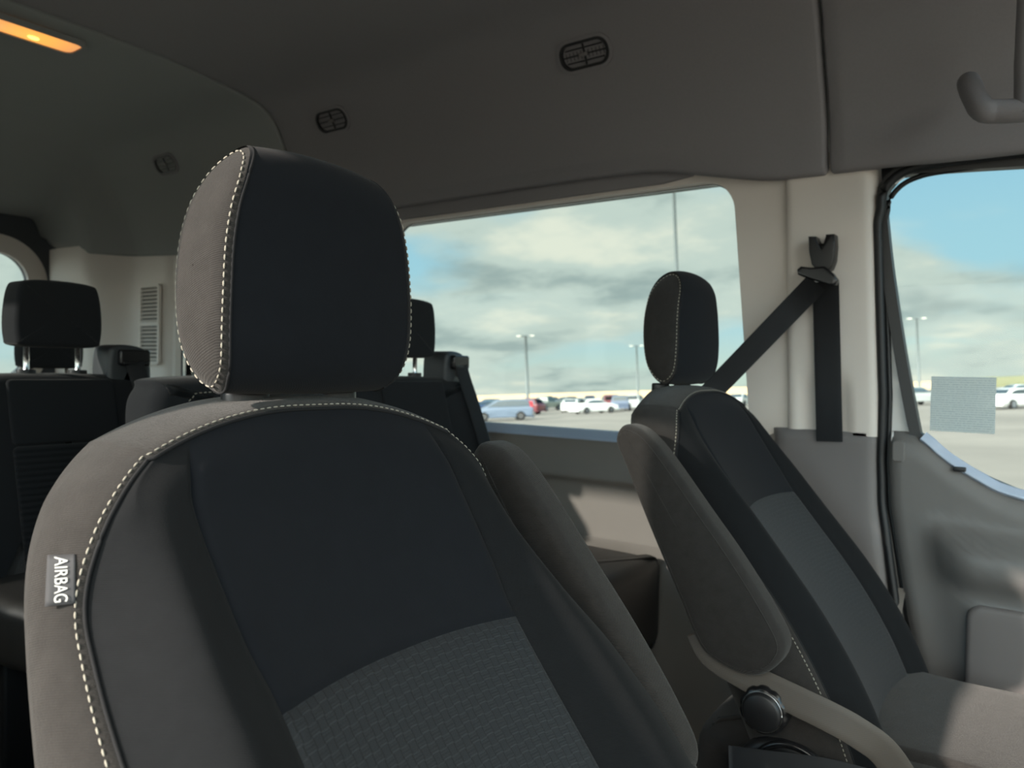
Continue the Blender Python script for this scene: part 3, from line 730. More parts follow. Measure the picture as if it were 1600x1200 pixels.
grid(bm, rows); bmesh.ops.recalc_face_normals(bm, faces=bm.faces); dpart('door_panel', bm, DOORP)
# sill strip along the glass base
sp_ = [Vector((a, YW-.004, b+.003)) for a, b in topc if a > -.275][::2]
bm = bmesh.new(); tube(bm, catmull(sp_, 5), .0, flat=(.022, .010, Vector((0, -.8, .6)))); dpart('window_sill', bm, SILLP)
q = U(1500, 732, 1, YW-.01); bm = bmesh.new(); box(bm, (q.x-.012, YW-.022, q.z-.006), (q.x+.012, YW-.008, q.z+.004), bev=.002); dpart('lock_slot', bm, BLKP)
q = U(1404, 705, 1, YW-.018); b_ = pad([(a, b) for a, b in rrect(q.x-.013, q.x+.013, q.z-.024, q.z+.024, .008, 5)], YW-.0215, YW-.006, .002, 1); dpart('screw_cover', b_, DOORP)
# storage pocket and its rim
b_ = pad(rrect(-.176, .40, -.80, -.487, .03), YW-.055, YW-.03, .012, 1, dome=.0); dpart('door_pocket', b_, mat('pocket_plastic', lin(108, 103, 101), .6, bump=('noise', 700, .25, .0004)))
bm = bmesh.new(); tube(bm, [Vector((ez(z)+.020, YW-.002, z)) for z in [-.13-.02*i for i in range(34)]], .0028, 8); dpart('door_edge', bm, WHITEM)

# paper notice taped to the driver's glass
pa = U(1455, 588, 1, YW+.026); pb = U(1557, 588, 1, YW+.026); pc_ = U(1455, 674, 1, YW+.026)
pm = bpy.data.materials.new('printed_paper'); pm.use_nodes = True; nt = pm.node_tree; nt.nodes.clear(); L = nt.links.new
tc = N(nt, 'ShaderNodeTexCoord'); w_ = N(nt, 'ShaderNodeTexWave', Scale=62.0, Distortion=0.0); w_.bands_direction = 'Z'; L(tc.outputs['Object'], w_.inputs[0])
nz = N(nt, 'ShaderNodeTexNoise', Scale=260.0, Detail=2.0); L(tc.outputs['Object'], nz.inputs['Vector'])
ml = N(nt, 'ShaderNodeMath', operation='MULTIPLY'); L(w_.outputs['Fac'], ml.inputs[0]); L(nz.outputs['Fac'], ml.inputs[1])
rp = ramp(nt, [(.25, lin(245, 248, 246)), (.5, lin(214, 220, 222))]); L(ml.outputs[0], rp.inputs[0])
d_ = N(nt, 'ShaderNodeBsdfDiffuse'); tl = N(nt, 'ShaderNodeBsdfTranslucent'); L(rp.outputs[0], d_.inputs[0]); L(rp.outputs[0], tl.inputs[0])
mx = N(nt, 'ShaderNodeMixShader'); mx.inputs[0].default_value = .75; L(d_.outputs[0], mx.inputs[1]); L(tl.outputs[0], mx.inputs[2])
tp = N(nt, 'ShaderNodeBsdfTransparent'); mx2 = N(nt, 'ShaderNodeMixShader'); mx2.inputs[0].default_value = .12; L(mx.outputs[0], mx2.inputs[1]); L(tp.outputs[0], mx2.inputs[2])
oo = N(nt, 'ShaderNodeOutputMaterial'); L(mx2.outputs[0], oo.inputs[0])
bm = bmesh.new(); box(bm, (0, 0, -.124), (pb.x-pa.x, .0004, 0)); pp = mesh_obj('paper_notice', bm, pm, smooth=False); pp.location = (pa.x, YW+.0285, pa.z)
tag(pp, 'square white sheet of fine print taped to the driver window', 'paper')

# ================================================================== CEILING FITTINGS
def vent(loc):
    o = empty('ceiling_vent', loc)
    nrm = Vector((0, -.857, -.514)); up_ = Vector((0, -.514, .857)); R = Matrix((Vector((1, 0, 0)), up_, nrm)).transposed().to_4x4()
    def add(n, b, m, sm=True): b.transform(R); return mesh_obj(n, b, m, o, sm)
    def ov(w, h, r, n=8): return rrect(-w/2, w/2, -h/2, h/2, r, n)
    add('bezel', plate(ov(.168, .088, .04), [ov(.138, .060, .027)], 2, -.01, .0045), HEAD, False)
    add('inner_ring', plate(ov(.150, .071, .032), [ov(.134, .056, .025)], 2, -.006, .0065), BLKP, False)
    add('recess', plate(ov(.139, .061, .027), [], 2, -.012, -.010), GROOVE, False)
    b = bmesh.new()
    for i in (-1, 0, 1): 
        w = .128 if i == 0 else .112
        box(b, (-w/2, i*.0165-.0016, -.002), (w/2, i*.0165+.0016, .004))
    add('slats', b, BLKP, False)
    b = bmesh.new()
    for i in range(-5, 6): box(b, (i*.0115-.001, -.025, -.009), (i*.0115+.001, .025, -.002))
    box(b, (-.0015, -.027, -.002), (.0015, .027, .003))
    add('vanes', b, BLKP, False)
    b = bmesh.new(); box(b, (-.014, -.005, 0), (.012, .005, .009), bev=.002); add('tab', b, GREYP)
    return o
v0 = vent((-1.085, 1.779, .846)); tag(v0, 'largest and nearest oval slatted air vent in the ceiling side', 'air vent', 'ceiling air vents')
for x, lb in ((-2.10, 'middle air vent in the ceiling side, above the big near headrest'), (-3.17, 'smallest and farthest air vent, by the rear of the ceiling')):
    c = copy_tree(v0); c.location.x = x; c['label'] = lb
# dome lamp
lampo = empty('ceiling_lamp', (-2.545, .98, .978)); tag(lampo, 'slim glowing amber lamp set in the rear ceiling panel', 'lamp')
def ovl(w, h, r, n=8): return rrect(-w/2, w/2, -h/2, h/2, r, n)
mesh_obj('lamp_bezel', plate(ovl(.118, .335, .03), [ovl(.098, .31, .025)], 2, -.012, .004), HEADR, lampo, False)
lm = bpy.data.materials.new('lamp_lens'); lm.use_nodes = True; nt = lm.node_tree; b = nt.nodes['Principled BSDF']; L = nt.links.new
b.inputs['Base Color'].default_value = lin(235, 200, 150); b.inputs['Roughness'].default_value = .35; b.inputs['Transmission Weight'].default_value = 0
tc = N(nt, 'ShaderNodeTexCoord'); ln = N(nt, 'ShaderNodeVectorMath', operation='DISTANCE'); L(tc.outputs['Object'], ln.inputs[0]); ln.inputs[1].default_value = (0, .03, 0)
rp = ramp(nt, [(0, (1, .55, .12, 1)), (.03, (1, .40, .06, 1)), (.16, (.62, .24, .09, 1))]); L(ln.outputs['Value'], rp.inputs[0]); L(rp.outputs[0], b.inputs['Emission Color']); b.inputs['Emission Strength'].default_value = 1.15
g_ = pad(ovl(.100, .312, .026), -.010, .004, .006, 2, dome=.004); mesh_obj('lamp_lens', g_, lm, lampo)
bl = bmesh.new(); bmesh.ops.create_uvsphere(bl, u_segments=16, v_segments=8, radius=.010, matrix=Matrix.Translation((0, .03, -.016)) @ Matrix.Diagonal((.8, 1.6, .5, 1))); mesh_obj('bulb', bl, mat('bulb_glow', (1, .7, .3, 1), emit=((1, .62, .16, 1), 2.2)), lampo)
# grab handle, front ceiling piece
gh = empty('grab_handle', (-.19, 1.80, .50)); tag(gh, 'grey grab handle hanging from the front ceiling above the door', 'handle')
Yh = 1.62; q1 = U(1512, 128, 1, 1.70); q2 = U(1532, 172, 1, Yh); q3 = U(1585, 176, 1, Yh); q4 = U(1600, 100, 1, Yh); q5 = U(1606, -20, 1, Yh); off_ = Vector((-.19, 1.80, .50))
Yn = Vector((0, -1, 0))
path = catmull([p-off_ for p in [q1+Vector((-.004, .10, .02)), q1+Vector((0, .02, .004)), q1.lerp(q2, .5), q2+Vector((.004, 0, 0)), q2.lerp(q3, .55), q3+Vector((.02, 0, .002)), q3+Vector((.08, 0, .004))]], 8)
bm = bmesh.new(); tube(bm, path, [.021]*len(path), 16); bmesh.ops.scale(bm, vec=(1, 1, 1), verts=bm.verts); mesh_obj('grip', bm, HEAD, gh)
bm = bmesh.new(); tube(bm, [p-off_ for p in [q3+Vector((.020, 0, -.006)), q4+Vector((.006, 0, 0)), q5+Vector((.006, .0, .05))]], .021, 16); mesh_obj('handle_upright', bm, HEAD, gh)
# ================================================================== DRIVER'S BELT
WEB = mat('belt_webbing', (.010, .011, .013, 1), .7, bump=('weave', 500, .3, .0004))
WEBB = mat('brown_belt_webbing', lin(84, 77, 70), .55, bump=('ribs', 120, .2, .0004))  # browner and lighter than the other webbing
bo = U(1280, 440, 1, 1.895); belt = empty('seat_belt', bo); tag(belt, 'black seat belt hung from its anchor on the beige door pillar', 'seat belt')
def bp(name, b, m, sm=True): b.transform(Matrix.Translation(-bo)); return mesh_obj(name, b, m, belt, sm)
a1 = U(1290, 440, 1, 1.915); a2 = U(1296, 690, 1, 1.925)
b = bmesh.new(); tube(b, [a1, a1.lerp(a2, .5), a2], 0, flat=(.060, .0016, Vector((0, -1, 0)))); bp('vertical_webbing', b, WEB)
c1 = U(1276, 442, 1, 1.885); c2 = U(1131, 592, 0, -.705); c3 = c2+(c2-c1)*.35
b = bmesh.new(); tube(b, [c1, c1.lerp(c2, .3), c1.lerp(c2, .7), c2, c3], 0, flat=(.054, .0016, Vector((.25, -1, -.1)).normalized())); bp('shoulder_webbing', b, WEB)
# anchor slider: forked black cover
uu = lambda px, py, y=1.905: (lambda v: (v.x, v.z))(U(px, py, 1, y))
fork = [uu(*p) for p in [(1266, 371), (1278, 371), (1279, 386), (1283, 391), (1290, 390), (1293, 385), (1293, 368), (1306, 367), (1307, 385), (1305, 408), (1300, 421), (1291, 426), (1279, 424), (1271, 414), (1267, 395)]]
b = pad(fork, 1.888, 1.925, .002, 1, segs=2, dome=.002); bp('anchor_cover', b, BLKP)
dr = [uu(*p, 1.89) for p in [(1248, 422), (1254, 417), (1270, 419), (1290, 417), (1304, 428), (1311, 438), (1308, 446), (1298, 447), (1280, 441), (1258, 434), (1249, 430)]]
b = pad(dr, 1.874, 1.896, .004, 1, segs=3); bp('belt_guide', b, BLKG)
b = bmesh.new(); box(b, (uu(1279, 380)[0], 1.894, uu(1279, 392)[1]), (uu(1293, 380)[0], 1.91, uu(1279, 382)[1]), bev=.001); bp('release_button', b, BLKG)
# lap strap across the driver's seat side and the buckle webbing
ls = [U(1092, 985, 1, 1.238), U(1112, 1022, 1, 1.230), U(1165, 1056, 1, 1.226), U(1230, 1088, 1, 1.222), U(1300, 1122, 1, 1.222), U(1345, 1148, 1, 1.230), U(1385, 1180, 1, 1.245), U(1430, 1250, 1, 1.265)]
lap = bmesh.new(); tube(lap, catmull(ls, 6), 0, flat=(.046, .0016, Vector((.1, -1, .25)).normalized()))
lb = empty('lap_belt', ls[3]); lap.transform(Matrix.Translation(-ls[3])); mesh_obj('webbing', lap, WEBB, lb)
tag(lb, 'brownish lap belt strap slanting across the driver seat side past the round knob', 'seat belt')
d2 = [U(1140, 1172, 1, 1.20), U(1200, 1180, 1, 1.195), U(1290, 1192, 1, 1.20), U(1380, 1215, 1, 1.21)]
b = bmesh.new(); tube(b, catmull([p-ls[3]+Vector((0, 0, -.02)) for p in d2], 5), 0, flat=(.05, .002, Vector((.05, -1, .35)).normalized())); mesh_obj('lower_strap', b, WEB, lb)

# ================================================================== REAR SEATS
def rear_headrest(parent, x, yc, zb, w=.205, h=.165, zt=-.035):
    oc = [(q.x, q.y) for q in catmull([(yc-w*.44, zb, 0), (yc-w*.5, zb+.02, 0), (yc-w*.495, zb+h*.6, 0), (yc-w*.42, zb+h*.95, 0), (yc, zb+h*1.02, 0), (yc+w*.42, zb+h*.95, 0), (yc+w*.495, zb+h*.6, 0), (yc+w*.5, zb+.02, 0), (yc+w*.44, zb, 0), (yc, zb-.004, 0)], 6, closed=True)]
    b = pad(oc, x-.085, x, .022, 0, dome=.006); hr = mesh_obj('headrest', b, FABR, parent)
    for s in (-1, 1):
        b = bmesh.new(); tube(b, [(x-.045, yc+s*.062, zt-.02), (x-.045, yc+s*.062, zb+.01)], .0065, 12); mesh_obj('headrest_post', b, METAL, parent)
        ol = [(x-.045+.016*math.cos(a*pi/12), yc+s*.062+.020*math.sin(a*pi/12)) for a in range(24)]
        mesh_obj('headrest_guide', pad(ol, zt-.006, zt+.010, .003, 2), BLKP, parent)
    return hr
def rear_seat(name, x, ya, yb, zt, heads, tower, insert_z=-.205, stitch=False, slope=.27, dep=0):
    """x front plane at the top, ya..yb its width, zt top"""
    root = empty(name, (x, (ya+yb)/2, -1.15)); T = Matrix.Translation(-Vector(root.location))
    def add(n, b, m, sm=True, par=None): b.transform(T); return mesh_obj(n, b, m, par or root, sm)
    class Pn: pass
    # shear so the back leans rearward at the top
    SH = Matrix.Identity(4); SH[0][2] = -slope; SH[0][3] = slope*zt
    oc = [(q.x, q.y) for q in catmull([(ya, zt-.62, 0), (ya, zt-.3, 0), (ya+.004, zt-.10, 0), (ya+.03, zt-.028, 0), (ya+.09, zt-.003, 0), ((ya+yb)/2, zt+.002, 0), (yb-.09, zt-.003, 0), (yb-.03, zt-.028, 0), (yb-.004, zt-.10, 0), (yb, zt-.3, 0), (yb, zt-.62, 0)], 6)]
    b = pad(oc, x-.13, x, .030, 0, dome=.0); b.transform(SH); add('backrest', b, FABR)
    n = len(heads)
    seg = (yb-ya)/n if n > 1 else yb-ya
    for i, (hy, hb) in enumerate(heads):
        c0 = hy
        for nm, z1, z0, m in (('centre_panel', zt-.012, insert_z+.002, FABR), ('ribbed_insert', insert_z-.002, zt-.60, FABRIB)):
            b = pad(rrect(c0-.125, c0+.125, z0, z1, .012, 4), x-.004, x+.007, .005, 0); b.transform(SH); add(nm, b, m)
        bb = bmesh.new(); b0 = empty('x'); bpy.data.objects.remove(b0); bb.free()
        w = .205
        # headrest
        oc2 = [(q.x, q.y) for q in catmull([(hy-w*.42, hb, 0), (hy-w*.49, hb+.02, 0), (hy-w*.50, hb+.08, 0), (hy-w*.45, hb+.145, 0), (hy-w*.34, hb+.160, 0), (hy, hb+.164, 0), (hy+w*.34, hb+.160, 0), (hy+w*.45, hb+.145, 0), (hy+w*.50, hb+.08, 0), (hy+w*.49, hb+.02, 0), (hy+w*.42, hb, 0), (hy, hb-.003, 0)], 6, closed=True)]
        hr = add('headrest', pad(oc2, x-.09, x+.002, .013, 0, dome=.0015), FABR)
        for s in (-1, 1):
            b = bmesh.new(); tube(b, [(x-.045, hy+s*.061, zt-.03), (x-.045, hy+s*.061, hb+.02)], .0068, 12); add('headrest_post', b, METAL)
            ol = [(x-.045+.018*math.cos(a*pi/12), hy+s*.061+.022*math.sin(a*pi/12)) for a in range(24)]
            add('headrest_guide', pad(ol, zt-.008, zt+.011, .003, 2), BLKP)
    for (ty, tw, th) in tower:
        oc3 = [(q.x, q.y) for q in catmull([(ty-tw/2, zt-.10, 0), (ty-tw/2, zt+th*.55, 0), (ty-tw*.33, zt+th, 0), (ty+tw*.3, zt+th*.93, 0), (ty+tw/2, zt+th*.45, 0), (ty+tw/2+.004, zt-.10, 0)], 5)]
        tw_ = add('belt_tower', pad(oc3, x-.10, x-.004, .012, 0), mat('tower_plastic', lin(60, 63, 66), .45))
        add('belt_slot', pad(rrect(ty-tw*.30, ty+tw*.42, zt+th*.30, zt+th*.86, .008, 4), x-.03, x+.012, .005, 0), BLKG, par=tw_)
        b = bmesh.new(); box(b, (x+.008, ty-tw*.24, zt+th*.36), (x+.016, ty+tw*.36, zt+th*.44), bev=.002); add('slot_lip', b, BLKP, par=tw_)
        b = bmesh.new(); tube(b, catmull([Vector((x+.013, ty+.002, zt+th*.42)), Vector((x+.020, ty+.012, zt-.01)), Vector((x+.05, ty+.035, zt-.12)), Vector((x+.13, ty+.085, zt-.42))], 6), 0, flat=(.046, .0018, Vector((1, -.2, .1)).normalized())); add('belt_webbing', b, WEB)
    # cushion
    cq = [(q.x, q.y) for q in catmull([(x+.02, ya+.01, 0), (x+.25, ya, 0), (x+.50-dep, ya+.01, 0), (x+.56-dep, ya+.05, 0), (x+.575-dep, (ya+yb)/2, 0), (x+.56-dep, yb-.05, 0), (x+.50-dep, yb-.01, 0), (x+.25, yb, 0), (x+.02, yb-.01, 0), (x+.0, (ya+yb)/2, 0)], 6, closed=True)]
    if stitch: cq = [(a, b_ + (.055 if b_ > (ya+yb)/2+.1 else 0)) for a, b_ in cq]
    add('seat_cushion', pad(cq, -.74 if stitch else -.64, -.495, .035, 2, dome=.010), CUSH)
    b = bmesh.new(); box(b, (x+.10, ya+.06, -1.15), (x+.16, yb-.06, -.63), bev=.01); box(b, (x+.36, ya+.06, -1.15), (x+.40, yb-.06, -.63), bev=.01); add('seat_frame', b, BLKP)
    if stitch:
        pts = []
        for q in oc[6:-6]: pts.append(q)
        e = offset_poly(oc, -.006); path = [SH @ Vector((x-.018, p.x, p.y)) for p in e[14:40]]
        path = catmull([SH @ Vector((x+.0035, a, zt+b_)) for a, b_ in [(ya+.060, -.30), (ya+.058, -.15), (ya+.066, -.085), (ya+.095, -.045), (ya+.15, -.033), ((ya+yb)/2, -.030), (yb-.15, -.033)]], 8)
        path = [p-Vector(root.location) for p in path]; stitches('stitching', path, THREAD, root, .007, .004, .0011)
    return root
r2 = rear_seat('bench_seat', -1.50, .80, 1.84, -.030, [(1.072, .026), (1.565, .026)], [(1.765, .100, .075)], stitch=True, dep=-.06)
tag(r2, 'dark second row bench behind the front seats, its corner rising past the near headrest', 'bench seat')
r3 = rear_seat('rear_seat', -2.05, .635, 1.125, -.037, [(.880, .033)], [(1.058, .115, .078)], dep=.16)
tag(r3, 'black seat at the left edge with raised headrest on two chrome posts', 'car seat')
r4 = rear_seat('rear_seat', -3.00, .98, 1.55, -.075, [(1.267, -.030)], [])
tag(r4, 'rearmost dark seat, only its headrest showing beneath the raised headrest', 'car seat')
bk = empty('belt_buckle', (-1.98, .72, -.50))

# airbag tag
q0 = near.location
def nearside(px, py, y): v = U(px, py, 1, y); return v
from mathutils.bvhtree import BVHTree
bpy.context.view_layer.update()
cov = [o for o in C.objects if o.parent == near and o.name.startswith('side_cover')][0]
bv = BVHTree.FromPolygons([near.matrix_world @ v.co for v in cov.data.vertices], [tuple(p.vertices) for p in cov.data.polygons])
def hit(px, py):
    d_ = ray(px, py).normalized(); h = bv.ray_cast(Vector((0, 0, 0)), d_); n_ = h[1] if h[1].dot(d_) < 0 else -h[1]; return h[0], n_
bm = bmesh.new(); rows = []; nrm_ = Vector((0, 0, 0))
for i in range(11):
    R = []
    for j in range(9):
        u, v = i/10, j/8; px = (86+(119-86)*u)*(1-v)+(82+(119-82)*u)*v; py = (869-3*u)*(1-v)+(948-5*u)*v
        h, n_ = hit(px, py); nrm_ += n_; R.append(h + n_*(.0012+.005*(1-u)**1.5) - Vector(q0))
    rows.append(R)
nrm_.normalize(); c00, c10, c01 = rows[0][0], rows[10][0], rows[0][8]
mid = rows[4][4] + nrm_*.0022
grid(bm, rows); bmesh.ops.recalc_face_normals(bm, faces=bm.faces); bmesh.ops.solidify(bm, geom=bm.faces[:], thickness=.0008); tagrows = rows; tg = mesh_obj('airbag_tag', bm, TAGM, near); tag(tg, 'small grey cloth tag printed AIRBAG')
tm = text_mesh('AIRBAG', 1.0, WTXT, tg, 'tag_lettering', Matrix.Identity(4), 0)
wx = max(v.co.x for v in tm.data.vertices); wy = max(v.co.y for v in tm.data.vertices)
for v in tm.data.vertices:
    a = .5+.44*v.co.x/wx; b_ = .48-.26*(-v.co.y/wy)
    fi, fj = b_*10, a*8; i0, j0 = min(9, int(fi)), min(7, int(fj)); fi -= i0; fj -= j0
    p = tagrows[i0][j0].lerp(tagrows[i0+1][j0], fi).lerp(tagrows[i0][j0+1].lerp(tagrows[i0+1][j0+1], fi), fj)
    v.co = p + nrm_*.0011

# ================================================================== OUTSIDE
GZ = -1.98
def out_to_van(p): return WROT @ Vector(p)
OUT = []
gm = bpy.data.materials.new('asphalt_lot'); gm.use_nodes = True; nt = gm.node_tree; L = nt.links.new; b = nt.nodes['Principled BSDF']; b.inputs['Roughness'].default_value = .95; b.inputs['Specular IOR Level'].default_value = .1
tc = N(nt, 'ShaderNodeTexCoord'); nz = N(nt, 'ShaderNodeTexNoise', Scale=.12, Detail=6.0); L(tc.outputs['Object'], nz.inputs['Vector'])
rp = ramp(nt, [(.3, lin(122, 119, 114)), (.7, lin(138, 134, 128))]); L(nz.outputs['Fac'], rp.inputs[0])
mp = N(nt, 'ShaderNodeMapping'); mp.inputs['Rotation'].default_value = (0, 0, math.radians(34)); L(tc.outputs['Object'], mp.inputs[0]); sp = N(nt, 'ShaderNodeSeparateXYZ'); L(mp.outputs[0], sp.inputs[0])
md = N(nt, 'ShaderNodeMath', operation='PINGPONG'); L(sp.outputs[1], md.inputs[0]); md.inputs[1].default_value = 2.1
lt = N(nt, 'ShaderNodeMath', operation='LESS_THAN'); L(md.outputs[0], lt.inputs[0]); lt.inputs[1].default_value = .16
g1 = N(nt, 'ShaderNodeMath', operation='GREATER_THAN'); L(sp.outputs[1], g1.inputs[0]); g1.inputs[1].default_value = 22
g2 = N(nt, 'ShaderNodeMath', operation='LESS_THAN'); L(sp.outputs[1], g2.inputs[0]); g2.inputs[1].default_value = 45
g3 = N(nt, 'ShaderNodeMath', operation='GREATER_THAN'); L(sp.outputs[0], g3.inputs[0]); g3.inputs[1].default_value = 12
mm = None
for g in (g1, g2, g3):
    m2 = N(nt, 'ShaderNodeMath', operation='MULTIPLY'); L((mm or lt).outputs[0], m2.inputs[0]); L(g.outputs[0], m2.inputs[1]); mm = m2
mxc = N(nt, 'ShaderNodeMixRGB'); L(mm.outputs[0], mxc.inputs[0]); L(rp.outputs[0], mxc.inputs[1]); mxc.inputs[2].default_value = lin(185, 185, 182); L(mxc.outputs[0], b.inputs['Base Color'])
bm = bmesh.new(); grid(bm, [[Vector((x, y, 0)) for y in (-800, -60, 0, 100, 400)] for x in (-800, -100, 0, 100, 800)]); bmesh.ops.recalc_face_normals(bm, faces=bm.faces)
if bm.faces[0].normal.z < 0: bmesh.ops.reverse_faces(bm, faces=bm.faces)
gd = mesh_obj('ground', bm, gm, smooth=False); st(gd); gd.location = (0, 0, GZ); OUT.append(gd)
def wray(px, py): return WROT.inverted() @ ray(px, py)
def onground(px, d):
    """point of the level ground under image column px at depth d"""
    r = wray(px, 615); k = d; p = Vector((0, 0, 0)) + r*k; return Vector((p.x, p.y, GZ))
# dry grass bank along the horizon
BK = mat('dry_grass_bank', lin(206, 176, 138), 1.0, var=.12, vscale=.05); bm = bmesh.new(); rows = []
BKG = mat('green_grass_bank', lin(118, 118, 88), 1.0, var=.12, vscale=.05)
def bank(nm, pxs, d, h, m, lab):
    bm = bmesh.new(); rows = []
    for i, px in enumerate(pxs):
        p = onground(px, d); q = onground(px, d+14); hh = h*(1+.10*noise.noise(Vector((px*.01, 0, 0))))
        rows.append([p, p.lerp(q, .3)+Vector((0, 0, hh*.8)), p.lerp(q, .6)+Vector((0, 0, hh)), q+Vector((0, 0, hh*.9)), q+Vector((0, 0, 0))])
    org = rows[0][0].copy(); rows = [[v-org for v in r] for r in rows]
    grid(bm, rows); bmesh.ops.recalc_face_normals(bm, faces=bm.faces); o = mesh_obj(nm, bm, m); o.location = org; OUT.append(o); tag(o, lab, 'bank')
bank('dry_bank', list(range(-900, 1500, 40)), 240, 2.5, BK, 'long pale yellow bank of dry grass along the horizon behind the cars')
bank('grass_bank', list(range(1500, 2200, 40)), 240, 3.4, BKG, 'green grassy bank on the horizon beyond the white car at right')
# light poles
PM = mat('galvanised_pole', lin(98, 106, 106), .6)
HM = mat('lamp_head', lin(225, 222, 205), .4)
def pole(px, d, h, r, lab, heads=2):
    o = empty('light_pole', onground(px, d)); b = bmesh.new(); tube(b, [(0, 0, 0), (0, 0, h*.5), (0, 0, h)], [r, r*.8, r*.6], 12); mesh_obj('pole', b, PM, o)
    dx_ = RX.x*1.0; sv = Vector((.805, .592, 0))
    b = bmesh.new(); tube(b, [sv*-1.1+Vector((0, 0, h-.05)), sv*1.1+Vector((0, 0, h-.05))], r*.4, 8); mesh_obj('cross_arm', b, PM, o)
    for s in ((-1, 1) if heads == 2 else (-1,)):
        b = bmesh.new(); box(b, (-.35, -.15, -.08), (.35, .15, .08), Matrix.Translation(sv*s*1.1+Vector((0, 0, h-.05))) @ Matrix.Rotation(math.radians(36), 4, 'Z'), bev=.03); mesh_obj('lamp_head', b, HM, o)
    tag(o, lab, 'light pole', 'parking lot light poles'); OUT.append(o)
pole(1064, 36, 12.5, .11, 'thickest light pole, running up behind the small seat headrest to the window top')
pole(824, 128, 12, .32, 'thin light pole standing alone behind the middle of the parked cars')
pole(997, 165, 12, .26, 'faint distant light pole just left of the small seat headrest')
pole(1437, 118, 12, .22, 'light pole seen through the driver window left of the paper notice')
# parked cars
TIRE = mat('tyre', (.015, .015, .015, 1), .8); HUB = mat('alloy_wheel', (.45, .45, .46, 1), .35, metal=.8); CGL = mat('car_glass', (.05, .07, .08, 1), .08, spec=.8)
TAIL = mat('red_tail_lamp', (.55, .03, .04, 1), .3); HEADL = mat('head_lamp', (.8, .8, .78, 1), .15)
PAINT = {}
def paint(c):
    if c not in PAINT: PAINT[c] = mat('car_paint_%d' % len(PAINT), lin(*c), .3, coat=.7, metal=.0)
    return PAINT[c]
BODY = {  # side profile (x forward, z up) of lower body and of the cabin
 'sedan': dict(body=[(-2.3, .35), (-2.35, .65), (-2.25, .98), (-1.6, 1.04), (1.0, .98), (1.9, .86), (2.3, .70), (2.35, .4), (2.2, .25), (-2.1, .25)], cab=[(-1.65, 1.0), (-1.0, 1.38), (-.1, 1.45), (.5, 1.36), (1.15, .97)], w=.92),
 'suv': dict(body=[(-2.2, .40), (-2.3, .75), (-2.22, 1.10), (-1.4, 1.12), (1.0, 1.08), (1.9, 1.0), (2.2, .85), (2.28, .5), (2.15, .32), (-2.05, .32)], cab=[(-2.2, 1.08), (-1.85, 1.62), (-1.2, 1.72), (.2, 1.68), (.6, 1.55), (1.15, 1.07)], w=.95),
 'minivan': dict(body=[(-2.4, .35), (-2.5, .7), (-2.42, 1.08), (-1.4, 1.10), (1.3, 1.02), (2.0, .92), (2.45, .75), (2.5, .4), (2.35, .25), (-2.25, .25)], cab=[(-2.42, 1.05), (-2.05, 1.66), (-1.4, 1.76), (.1, 1.74), (.7, 1.55), (1.75, 1.0)], w=.97),
 'pickup': dict(body=[(-2.8, .55), (-2.85, 1.0), (-2.8, 1.15), (-.9, 1.15), (1.3, 1.15), (2.5, 1.08), (2.8, .9), (2.85, .55), (2.7, .42), (-2.6, .42)], cab=[(-.95, 1.12), (-.75, 1.80), (.0, 1.90), (.7, 1.82), (1.35, 1.12)], w=1.0),
}
